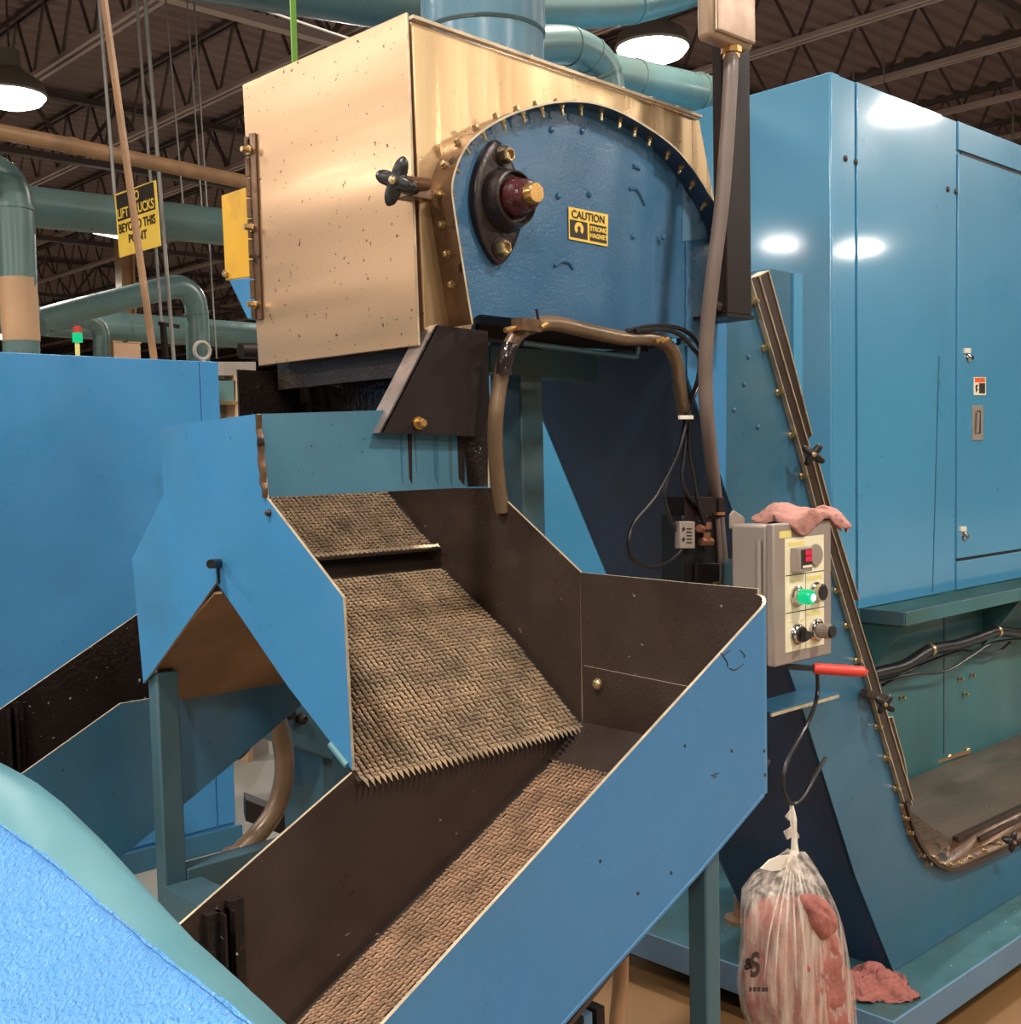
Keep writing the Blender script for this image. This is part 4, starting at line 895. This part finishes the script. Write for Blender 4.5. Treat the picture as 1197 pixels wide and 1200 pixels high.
vl = yb('label_plate', 797.5, 611, 815, 643, 1.585, .016, 'grey')
for py in (620, 632): part('plate_screw', MB().lathe(Y(801, py, 1.585), (0, -1, 0), [(.004, 0), (.004, .002)], 8), M['ink'], vl)
for py in (619, 623, 627, 631, 635): part('print_line', MB().plate(q4(805, py, 811, py+1.6, 1.5845), (0, .0004, 0)), M['ink'], vl)
for a_, b_ in (((829, 612), (829, 620)), ((828, 624), (828, 637)), ((822, 635), (834, 635)), ((819, 619), (823, 621))):
    part('brass_fitting', MB().tube([Y(*a_, 1.59), Y(*b_, 1.59)], .0095, 6), M['copper'], vb)
for px, py in ((845, 602), (840, 683)): part('cable_clip', MB().box(Y(px-4, py+2, 1.588), Y(px+5, py-2, 1.588)+V((0, .01, 0))), M['brass'], vb)
solo('grey_wire', MB().tube([Y(841, 608, 1.6), Y(843, 640, 1.6), Y(844, 670, 1.6), Y(841, 690, 1.6)], .006, 8), M['conduit'], 'thin pale wire running down beside the valve block', 'wire')

# ================================================================== rags and bag
CT = bpy.data.textures.new('cloth_folds', 'CLOUDS'); CT.noise_scale = .035
CT2 = bpy.data.textures.new('cloth_wrinkles', 'CLOUDS'); CT2.noise_scale = .012
def wrinkle(o, st, lv=2):
    m_ = o.modifiers.new('sub', 'SUBSURF'); m_.levels = m_.render_levels = lv
    for t, k in ((CT, st), (CT2, st*.35)):
        d = o.modifiers.new('folds', 'DISPLACE'); d.texture = t; d.strength = k; d.mid_level = .5; d.texture_coords = 'LOCAL'
    return o
def cloth(name, o, u, v, nrm, nu_, nv, outline, fold, seed, th=.004, drape=None):
    rn = random.Random(seed); ph = [rn.uniform(0, 6.28) for _ in range(8)]
    mb = MB(); u, v, nrm = V(u), V(v), V(nrm); g = []
    for j in range(nv+1):
        row = []
        for i in range(nu_+1):
            a, b = i/nu_*2-1, j/nv*2-1
            # square to disc, then outline
            x = a*math.sqrt(1-b*b/2); y = b*math.sqrt(1-a*a/2); r = math.hypot(x, y); t = math.atan2(y, x)
            k = 1+.12*math.sin(3*t+ph[0])+.09*math.sin(5*t+ph[1])+.05*math.sin(9*t+ph[2])
            h = (1-r**2)*outline+fold*(math.sin(7*x+3*y+ph[3])+.7*math.sin(11*y-4*x+ph[4])+.5*math.sin(17*x+9*y+ph[5]))*(1-.45*r)
            h = max(h, .004)
            p = V(o)+u*x*k+v*y*k+nrm*h
            if drape: p = drape(p, x, y)
            row.append(p)
        g.append(row)
    ids = [mb.add(r) for r in g]; lo = [mb.add([p-nrm*th for p in r]) for r in g]
    for j in range(nv):
        for i in range(nu_):
            mb.face((ids[j]+i, ids[j]+i+1, ids[j+1]+i+1, ids[j+1]+i), 0, True); mb.face((lo[j]+i, lo[j+1]+i, lo[j+1]+i+1, lo[j]+i+1), 0, True)
    for i in range(nu_): mb.face((ids[0]+i, lo[0]+i, lo[0]+i+1, ids[0]+i+1)); mb.face((ids[nv]+i, ids[nv]+i+1, lo[nv]+i+1, lo[nv]+i))
    for j in range(nv): mb.face((ids[j], ids[j+1], lo[j+1], lo[j])); mb.face((ids[j]+nu_, lo[j]+nu_, lo[j+1]+nu_, lo[j+1]+nu_))
    return mb
# rag lying over the control box, a rolled lump at the left and a tail overhanging to the right
ztop_ = bz1+.004
rg = MB(); NU, NV = 44, 22; rg_x0, rg_x1 = bx0+.05, bx1+.12; top_, bot_ = [], []
for i in range(NU+1):
    t = i/NU; x = rg_x0+(rg_x1-rg_x0)*t; ra, rb2 = [], []
    half = (.062+.012*math.sin(9*t))*min(1, (t/.06)**.5 if t < .06 else 1)*(1 if t < .6 else max(.1, 1-((t-.6)/.4)**1.6*.95))
    yc = by1-.075+(YBx+.04-by1+.075)*min(1, t/.55)
    for k in range(NV+1):
        v = k/NV*2-1; y = yc+half*v*1.05
        z = ztop_+.006+.006*math.sin(38*x+22*y)+.005*math.sin(71*y-30*x)+.010*(1-v*v)
        if t < .4: z += .017*math.sin(math.pi*min(1, t/.4))*(1-v*v)**.7          # rolled up end
        if t > .62: z += .016*(1-v*v)-.042*((t-.62)/.38)**1.3
        if y < YBx-.006: z -= (YBx-.006-y)*.95; y = YBx-.008-.004*math.sin(60*x)
        ra.append(V((x, y, z))); rb2.append(V((x, y+(.004 if y < YBx else 0), z-.005)))
    top_.append(ra); bot_.append(rb2)
it = [rg.add(r) for r in top_]; ib = [rg.add(r) for r in bot_]
for i in range(NU):
    for k in range(NV): rg.face((it[i]+k, it[i]+k+1, it[i+1]+k+1, it[i+1]+k), 0, True); rg.face((ib[i]+k, ib[i+1]+k, ib[i+1]+k+1, ib[i]+k+1), 0, True)
    for k in (0, NV): rg.face((it[i]+k, it[i+1]+k, ib[i+1]+k, ib[i]+k), 0, True)
for i in (0, NU):
    for k in range(NV): rg.face((it[i]+k, it[i]+k+1, ib[i]+k+1, ib[i]+k), 0, True)
o = solo('shop_rag', rg, M['rag'], 'pink cotton shop rag draped over the top of the grey control box', 'rag'); wrinkle(o, .012, 1)
# rag on the tray
tc_ = Z(1043, 1166, .12)
uu = (Z(1098, 1166, .12)-Z(990, 1166, .12))/2; vv = (Z(1043, 1142, .12)-Z(1043, 1192, .12))/2
mb = cloth('r', (tc_.x, tc_.y+.06, .1195), uu, V((vv.x*.7, max(vv.y*.55, .06), 0)), (0, 0, 1), 30, 24, .05, .012, 5)
wrinkle(solo('shop_rag', mb, M['rag_red'], 'crumpled red pink rag lying in the corner of the blue drip tray', 'rag'), .03, 1)
# cable loop and bag
YBg = 1.36
loop = [(958, 785), (958, 815), (948, 845), (925, 888), (918, 915), (921, 933), (930, 942), (941, 934), (955, 910), (968, 888)]
solo('hanging_cable_loop', MB().tube([Y(x, y, 1.40 if i < 2 else YBg+.01*(i > 7)+.0) for i, (x, y) in enumerate(loop)], .0045, 8), M['cable'], 'thin black cable loop from the control box that carries the plastic bag', 'cable')
sil = [(996, 927, 940), (1004, 921, 944), (1014, 912, 948), (1030, 899, 953), (1050, 886, 961), (1075, 881, 972), (1100, 880, 978), (1130, 876, 985), (1160, 873, 992), (1190, 878, 994), (1215, 888, 992), (1240, 902, 980), (1256, 920, 962)]
sil = [(y, 934+(l-934)*.95, 934+(r-934)*.95) for y, l, r in sil]
def bag_rings(sc, dep, ys, n, seed, amp):
    rn = random.Random(seed); ph = [rn.uniform(0, 6.28) for _ in range(6)]; out = []
    for k, (y, l, r) in enumerate(sil):
        if y < ys: continue
        a, b = Y(l, y, YBg), Y(r, y, YBg); c = (a+b)/2; rx = (b-a).length/2*sc; ry = min(rx*dep, .085)
        ring = []
        for i in range(n):
            t = 6.28319*i/n; m_ = 1+amp*(math.sin(9*t+ph[0])+.7*math.sin(17*t+ph[1]+k*.2)+.5*math.sin(5*t+k*.9+ph[2]))
            d = (b-a).normalized(); ring.append(c+d*math.cos(t)*rx*m_+V((0, 1, 0))*math.sin(t)*ry*m_)
        out.append(ring)
    return out
bg = thing('plastic_bag', Y(934, 1256, YBg), 'clear plastic bag of pink rags hanging by a knot below the control box', 'bag')
mb = MB().rings(bag_rings(1, .85, 0, 72, 2, .016), cap=False); part('bag_film', mb, M['film'], bg)
kn = MB().tube([Y(928, 944, YBg), Y(930, 960, YBg), Y(931, 980, YBg), Y(932, 1000, YBg)], [.004, .0075, .0055, .009], 10); part('knot_tail', kn, M['white'], bg)
ear_ = MB()
el = [Y(930, 1002, YBg), Y(915, 1003, YBg-.01), Y(903, 1008, YBg-.012), (Y(893, 1018, YBg-.01)), Y(905, 1021, YBg-.012), Y(916, 1020, YBg-.01), Y(926, 1010, YBg)]
part('bag_handle', MB().plate(el, (0, .004, .0)), M['white'], bg)
for pts in ([(928, 948), (921, 957), (926, 962)], [(929, 968), (919, 975), (923, 984), (930, 980)], [(933, 972), (938, 980), (933, 986)]):
    part('film_scrap', MB().plate([Y(x, y, YBg-.004) for x, y in pts], (0, .002, 0)), M['film'], bg)
for i in range(7):
    t = (i-3)/3; part('film_fold', MB().tube([Y(930+t*3, 1002, YBg-.012), Y(930+t*16, 1045, YBg-.055), Y(932+t*30, 1095, YBg-.075), Y(934+t*38, 1150+8*(i % 2), YBg-.084)], [.003, .002, .0018, .0008], 6), M['film'], bg)
yB = YBg-.09
lg = text('lettering', 'S', .062, Y(885, 1132, yB)+V((0, 0, 0)), (1, -.02, .02), (.06, 0, 1), M['ink'], bg, .0008, bold=.002)
text('lettering', '&', .03, Y(877.5, 1130, yB+.012), (1, -.3, 0), (0, 0, 1), M['ink'], bg, .0008, bold=.001)
for px in (880, 885, 890, 895, 899): part('print_mark', MB().plate(q4(px-1.6, 1157, px+1.6, 1162, yB-.001), (0, .0008, 0)), M['ink'], bg)
rb_ = bag_rings(.84, .82, 1045, 48, 4, .03)
rb_[0] = [rb_[0][0].lerp(p, 1) for p in rb_[0]]; cen_ = sum((p for p in rb_[0]), V())/48; rb_[0] = [cen_.lerp(p, .45) for p in rb_[0]]
mb = MB().rings(rb_); o = solo('rag_bundle', mb, M['rag_red'], 'bundle of red pink rags filling the clear plastic bag', 'rags', kind=None)
wrinkle(o, .02, 2)
pk = [Y(943, 1047, YBg-.075), Y(956, 1050, YBg-.085), Y(966, 1048, YBg-.08), Y(976, 1064, YBg-.07), Y(986, 1078, YBg-.06), Y(983, 1096, YBg-.075), Y(972, 1104, YBg-.085), Y(962, 1106, YBg-.09), Y(958, 1085, YBg-.095), Y(950, 1066, YBg-.09)]
mb = MB(); c0 = sum(pk, V())/len(pk)+V((0, -.02, 0)); a = mb.add(pk); m1 = mb.add([p.lerp(c0, .5)+V((0, -.008*(i % 2), .004*(i % 3))) for i, p in enumerate(pk)]); b = mb.add([c0]); bb = mb.add([p+V((0, .03, 0)) for p in pk]); bc = mb.add([c0+V((0, .05, 0))])
for i in range(len(pk)):
    j = (i+1) % len(pk); mb.face((a+i, a+j, m1+j, m1+i), 0, True); mb.face((m1+i, m1+j, b), 0, True); mb.face((a+i, bb+i, bb+j, a+j), 0, True); mb.face((bb+i, bc, bb+j), 0, True)
o = solo('shop_rag', mb, M['rag_red'], 'red pink rag corner poking out of a hole in the plastic bag', 'rag'); wrinkle(o, .01, 2)

# ================================================================== left cabinet behind
YLc = 4.4
lc_ = thing('blue_machine_cabinet', (1.0, 4.9, 0), 'flat blue machine cabinet standing behind the chute at the left', 'cabinet')
xr = Y(257, 460, YLc).x
part('cabinet_body', MB().box((-1.5, YLc+.006, .0), (xr, YLc+.9, Y(255, 424, YLc).z)), M['blue'], lc_, .004)
xsm = Y(234.5, 440, YLc).x
part('side_panel', MB().box((xsm+.003, YLc, .1), (xr, YLc+.008, Y(255, 424, YLc).z)), M['blue'], lc_, .002)
part('front_panel', MB().box((-1.5, YLc, .1), (xsm-.003, YLc+.008, Y(225, 423, YLc).z)), M['blue'], lc_, .002)
part('plinth', MB().box((-1.5, YLc-.02, .0), (xr+.02, YLc+.006, .09)), M['blue_side_shade'], lc_, .003)
rgp = Y(237, 411, YLc+.05)
ring = MB().tube([rgp+V((math.cos(t)*.035, 0, math.sin(t)*.035)) for t in [6.28319*i/24 for i in range(25)]], .008, 8, curve=False)
ring.bar(rgp-V((0, 0, .07)), rgp-V((0, 0, .035)), .02)
solo('lifting_eye', ring, M['wall'], 'pale round lifting eye on top of the left blue cabinet', 'lifting eye')
bp = [Y(285, 435, 4.2), Y(300, 435, 4.2)]

# floor hoses behind the chute seen through the notch
solo('floor_hose', MB().tube([Y(308, 790, 3.0), Y(318, 822, 3.0), Y(331, 870, 3.0), Y(333, 910, 3.0), Y(322, 950, 3.0), Y(300, 980, 3.0), Y(280, 1000, 2.98), Y(258, 1030, 2.95), V((Y(240, 1050, 2.9).x, 2.9, .03))], .03, 14), M['hose'], 'thick brown hose curving to the floor behind the notched plate', 'hose')
solo('floor_hose', MB().tube([Y(300, 828, 3.6), Y(297, 850, 3.6), Y(288, 873, 3.6), Y(276, 885, 3.6)], .022, 12), M['cable'], 'black hose end behind the thick brown hose', 'hose')
pg = thing('pump_housing', Y(350, 880, 3.4), 'grey green bolted pump housing behind the notched blue plate', 'pump')
part('pump_plate', MB().plate([Y(322, 822, 3.4), Y(394, 830, 3.4), Y(394, 893, 3.4), Y(320, 866, 3.4)], (0, .3, 0)), M['teal'], pg, .006)
for px, py in ((338, 836), (352, 842)): part('bolt', MB().lathe(Y(px, py, 3.4), (0, -1, 0), [(.02, 0), (.02, .02), (.012, .03)], 8), M['black'], pg)
part('pump_stand', MB().box((Y(378, 880, 3.42).x, 3.42, .0), (Y(394, 880, 3.42).x, 3.68, Y(340, 875, 3.4).z)), M['teal'], pg)
bs = thing('floor_sill', Y(320, 955, 3.9), 'low dark steel sill on the floor behind the chute', 'sill')
part('sill_bar', MB().plate([Y(288, 937, 3.9), Y(350, 962, 3.7), Y(350, 985, 3.7), Y(288, 962, 3.9)], (.05, .1, 0)), M['black'], bs)

# ================================================================== pipes and ducts
def pipe(name, label, cat, pts, r, matn, curve=True, collars=(), group=None, n=18):
    t = thing(name, pts[0], label, cat, group)
    part('pipe_run' if cat == 'pipe' else 'duct_run', MB().tube(pts, r, n, curve=curve), M[matn], t)
    for c0, c1, rr in collars: part('collar', MB().tube([c0, c1], rr, n), M[matn], t)
    return t
pipe('ceiling_pipe', 'brown pipe crossing the upper left in front of the roof', 'pipe', [Y(-60, 143, 8)+(Y(-60, 143, 8)-Y(300, 216, 8))*2, Y(-60, 143, 8), Y(85, 171, 8), Y(300, 216, 8), Y(620, 281, 8)], .052, 'rust', False, [(Y(80, 170, 8), Y(90, 172, 8), .058)])
pipe('horizontal_duct', 'teal horizontal duct crossing behind the yellow lift truck sign', 'duct', [Y(15, 240, 9.2), Y(300, 270, 9.2), Y(640, 306, 9.2)], .155, 'duct', False, [(Y(18, 240, 9.2), Y(26, 241, 9.2), .165)])
va = pipe('vertical_duct', 'teal vertical duct with an elbow at the left edge above the blue cabinet', 'duct', [V((Y(26, 430, 8.6).x, 8.6, 0)), Y(26, 430, 8.6), Y(22, 330, 8.6), Y(18, 250, 8.6), Y(11, 218, 8.6), Y(-8, 202, 8.6), Y(-40, 200, 8.6)], .125, 'duct', True, [(Y(18, 246, 8.6), Y(18, 241, 8.6), .133)])
part('tan_wrap', MB().tube([Y(21, 326, 8.6), Y(25, 400, 8.6)], .128, 18), M['colm'], va, label='tan wrapped section')
pipe('raised_duct', 'teal duct rising to an elbow that drops behind the blue cabinet', 'duct', [Y(48, 379, 12), Y(60, 372, 12), Y(130, 354, 12), Y(195, 338, 12), Y(213, 337, 12), Y(226, 348, 12), Y(231, 370, 12), Y(233, 430, 12), V((Y(233, 430, 12).x, 12, 0))], .125, 'duct', True, [(Y(230, 366, 12), Y(230.5, 369, 12), .135), (Y(47, 379, 12), Y(51, 378, 12), .135)])
pipe('long_duct', 'long pale teal duct running low behind all others at the left', 'duct', [Y(-300, 352, 17), Y(330, 396, 17), Y(640, 418, 17)], .215, 'duct', False, [(Y(145, 383, 17), Y(147, 383, 17), .232)])
pipe('small_elbow_duct', 'small teal elbow duct dropping beside the stack light', 'duct', [Y(60, 379, 14), Y(92, 375, 14), Y(108, 378, 14), Y(118, 390, 14), Y(120, 430, 14), V((Y(120, 430, 14).x, 14, 0))], .1, 'duct', True)
# big ducts over the head
dc = Y(567, 50, 1.94)
vd = thing('vertical_exhaust_duct', (dc.x, dc.y, 2.36), 'large blue vertical exhaust duct rising from the steel head casing', 'duct')
rd = (Y(640, 40, 1.94).x-Y(495, 40, 1.94).x)/2*.72
part('duct_run', MB().lathe((dc.x, dc.y, 2.36), (0, 0, 1), [(rd, 0), (rd, .165)], 40), M['duct_blue'], vd)
part('duct_sleeve', MB().lathe((dc.x, dc.y, 2.36), (0, 0, 1), [(rd*1.02, .155), (rd*1.03, .16), (rd*1.02, 1.2)], 40), M['duct_blue'], vd)
part('duct_seam', MB().lathe((dc.x, dc.y, 2.36), (0, 0, 1), [(rd*1.01, .150), (rd*1.035, .156), (rd*1.01, .162)], 40), M['teal'], vd)
pipe('branch_duct', 'teal duct crossing the top edge left of the vertical blue duct', 'duct', [Y(100, -66, 3.6), Y(500, 4, 3.6), Y(600, 21, 3.6)], .115, 'duct', False)
pipe('branch_duct', 'teal duct crossing the top edge right of the vertical blue duct', 'duct', [Y(600, 10, 3.6), Y(700, 8, 3.6), Y(760, 0, 3.6), Y(850, -28, 3.6)], .088, 'duct', True, [(Y(738, 4, 3.6), Y(742, 3, 3.6), .094)])
eb = pipe('elbow_duct', 'segmented teal elbow duct behind the steel head below the bright lamp', 'duct', [Y(600, 56, 3.3), Y(650, 52, 3.3), Y(676, 56, 3.3), Y(698, 70, 3.3), Y(710, 90, 3.3), Y(714, 130, 3.3)], .072, 'duct', True, [(Y(668, 54, 3.3), Y(671, 54.6, 3.3), .076), (Y(692, 65, 3.3), Y(694, 66.5, 3.3), .076), (Y(708, 85, 3.3), Y(709, 88, 3.3), .076)])
cdx = pipe('cross_duct', 'teal horizontal duct with a clamp ring left of the dark post', 'duct', [Y(640, 72, 4.2), Y(745, 94, 4.2), Y(850, 116, 4.2)], .105, 'duct', False, [(Y(816, 109, 4.2), Y(820, 110, 4.2), .115), (Y(742, 93, 4.2), Y(745, 94, 4.2), .111)])
hx = Y(846, 115, 4.2); part('duct_hanger', MB().box((hx.x-.01, 4.19, hx.z), (hx.x+.01, 4.21, DZ-.004)), M['black'], cdx)

# hanging rods, rope, sign, strap
def rod(name, label, cat, x0, y0, x1, y1, yv, r, matn, group=None):
    a, b = Y(x0, y0, yv), Y(x1, y1, yv); d = (a-b).normalized(); top = a+d*((DZ-.004-a.z)/d.z)
    return solo(name, MB().tube([b, top], r, 8), M[matn], label, cat, group)
rod('wooden_pole', 'brown pole leaning across in front of the yellow lift truck sign', 'pole', 122, 0, 181, 424, 6.0, .0195, 'rust')
rod('hanger_rod', 'thin grey hanger rod left of the brown leaning pole', 'rod', 116, 0, 134.5, 229, X(134, 228, 3.7).y, .012, 'lampbody')
rod('hanger_rope', 'grey rope hanging behind the middle of the yellow sign', 'rope', 160, 0, 193, 425, 9.3, .013, 'lampbody')
rod('hanger_rope', 'grey rope hanging along the right side of the yellow sign', 'rope', 170, 0, 204, 425, 8.8, .016, 'lampbody')
rod('hanger_rod', 'thin rod hanging right of the sign ropes, nearer to the sign', 'rod', 199, 55, 215, 245, 10, .008, 'lampbody')
rod('hanger_rod', 'thin rod hanging halfway between the sign and the steel door', 'rod', 222, 40, 238, 262, 10, .008, 'lampbody')
rod('hanger_rod', 'thin rod hanging low at the left of the yellow box', 'rod', 240, 200, 254, 420, 10, .008, 'lampbody')
rod('hanger_rod', 'thin rod left of two hanging over the right blue cabinet', 'rod', 1001, 20, 1000.5, 96, 8, .01, 'lampbody')
rod('hanger_rod', 'thin rod right of two hanging over the right blue cabinet', 'rod', 1037, 0, 1036, 112, 8, .01, 'lampbody')
rod('hanger_rod', 'thicker rod hanging at the far upper right over the blue cabinet', 'rod', 1190, 0, 1187, 175, 8, .018, 'lampbody')
XSg = 3.7
sc_ = [X(134, 228, XSg), X(182, 211, XSg), X(188, 288, XSg), X(140, 302, XSg)]
sg = thing('lift_truck_sign', sc_[3], 'yellow and black warning sign hanging from ropes behind the brown pole', 'sign')
part('sign_board', MB().plate(sc_, (.006, 0, 0)), M['yellow'], sg)
rgt = (sc_[1]-sc_[0]); upv = sc_[0]-sc_[3]
def sp(u, v, d=.0015): return sc_[3]+(sc_[2]-sc_[3])*u+(sc_[0]-sc_[3])*v-V((d, 0, 0))
part('sign_header', MB().plate([sp(.04, .56), sp(.96, .56), sp(.96, .97), sp(.04, .97)], (.001, 0, 0)), M['ink'], sg)
hS = upv.length
for s_t, v, wf_, hf_, m_ in (('NO', .865, .22, .15, 'yellow'), ('LIFT TRUCKS', .665, .88, .155, 'yellow'), ('BEYOND THIS', .43, .88, .145, 'ink'), ('POINT', .24, .44, .135, 'ink')):
    t_ = text('lettering', s_t, .1, sp(.5, v, .0035), rgt, upv, M[m_], sg, .0006, bold=.0018)
    o0 = sp(.5, v, .0035)-WL[sg.name]; rn_ = rgt.normalized(); un = (upv-rn_*upv.dot(rn_)).normalized(); nn = rn_.cross(un)
    cs = [x.co-o0 for x in t_.data.vertices]; us = [c.dot(rn_) for c in cs]; vs = [c.dot(un) for c in cs]
    kx = rgt.length*wf_/(max(us)-min(us)); kz = hS*hf_/(max(vs)-min(vs)); mu, mv = (max(us)+min(us))/2, (max(vs)+min(vs))/2
    shear = upv.dot(rn_)/upv.dot(un)
    for x, c, a, b in zip(t_.data.vertices, cs, us, vs): x.co = o0+rn_*((a-mu)*kx+(b-mv)*kz*shear)+un*(b-mv)*kz+nn*c.dot(nn)
a = Y(346, 70, 2.6); b = Y(345, -10, 2.6)
solo('lifting_strap', MB().plate([a+V((-.008, 0, -.05)), a+V((.008, 0, -.05)), b+V((.008, 0, 2.5)), b+V((-.008, 0, 2.5))], (0, .004, 0)), M['strap'], 'green strap hanging vertically behind the steel casing door', 'strap')
solo('light_rail', MB().tube([Y(262, -4, 6), Y(430, 52, 6)], .007, 8), M['white'], 'white conduit line sloping above the steel casing door', 'conduit')
# yellow box behind the hinge
XY_ = 1.55
yb_ = thing('yellow_guard_box', X(275, 375, XY_), 'scuffed yellow box on a blue bracket behind the door hinge', 'box')
part('mounting_arm', MB().box((XY_+.02, 2.226, 2.05), (XY_+.06, 2.6, 2.09)), M['black'], yb_)
part('yellow_panel', MB().plate([X(259, 229, XY_), X(300, 215, XY_), X(300, 324, XY_), X(264, 329, XY_)], (.1, 0, 0)), M['yellow_box'], yb_, .003)
part('blue_bracket', MB().plate([X(268, 328, XY_), X(304, 323, XY_), X(304, 376, XY_), X(290, 374, XY_)], (.08, 0, 0)), M['blue'], yb_, .003)
part('bolt', MB().lathe(X(266, 321, XY_), (-1, 0, 0), [(.01, 0), (.01, .008), (.005, .012)], 8), M['bolt'], yb_)
# machine bits between the left cabinet and throat
mbx = thing('background_machine', Y(270, 470, 5.6), 'pale machine frame showing between the left cabinet and the dark throat', 'machine')
part('machine_panel', MB().plate(q4(256, 424, 300, 440, 5.6), (0, .3, 0)), M['wall'], mbx)
part('machine_panel', MB().plate(q4(256, 446, 276, 470, 5.6), (0, .3, 0)), M['duct'], mbx)
part('machine_post', MB().box((Y(274, 440, 5.6).x, 5.6, 0), (Y(280, 440, 5.6).x, 5.7, Y(276, 440, 5.6).z)), M['colm'], mbx)
part('machine_rail', MB().plate(q4(254, 470, 282, 474, 5.55), (0, .2, 0)), M['brass'], mbx)
part('machine_body', MB().box((Y(258, 470, 5.7).x, 5.7, 0), (Y(300, 470, 5.7).x, 6.2, Y(276, 476, 5.7).z)), M['wall'], mbx)
part('motor', MB().tube([Y(282, 411, 5.4), Y(300, 411, 5.4)], .04, 14), M['black'], mbx)
sl = thing('stack_light', Y(91, 420, 7), 'small stack light, red over lit green, above the left blue cabinet', 'light')
p = Y(91, 412, 7); ks = .0052
part('light_pole', MB().lathe((p.x, p.y, 0), (0, 0, 1), [(.014, 0), (.014, p.z+.05)], 10), M['panel_y'], sl)
part('green_light', MB().lathe(Y(91, 401, 7), (0, 0, 1), [(.03, 0), (.03, .055), (.02, .056)], 14), M['green_lens'], sl)
part('red_light', MB().lathe(Y(91, 390, 7), (0, 0, 1), [(.026, 0), (.026, .03), (.015, .04)], 14), M['red_lens'], sl)
bkt = MB().bar(Y(191, 378, 9), Y(194, 420, 9), .06, .03).bar(Y(194, 420, 9), V((Y(194, 420, 9).x, 9, 0)), .06, .03); bkt.bar(Y(186, 379, 9), Y(210, 383, 9), .02, .03, up=(0, 0, 1))
solo('hanger_bracket', bkt, M['black'], 'dark slotted bracket just above the left blue cabinet', 'bracket')
solo('roof_tube_light', MB().tube([Y(110, 270, 20), Y(138, 276, 20)], .06, 8), M['tube'], 'white fluorescent tube far away left of the yellow sign', 'light')
for px, py in ((149, 408),):
    q = Y(px, py, 21); solo('wooden_crate', MB().box((q.x-.26, 21, 0), (q.x+.26, 21.4, q.z+.1)).box((q.x-.28, 20.98, q.z+.1), (q.x+.28, 21.42, q.z+.16)), M['colm'], 'tan crate far away behind the left blue cabinet', 'crate')
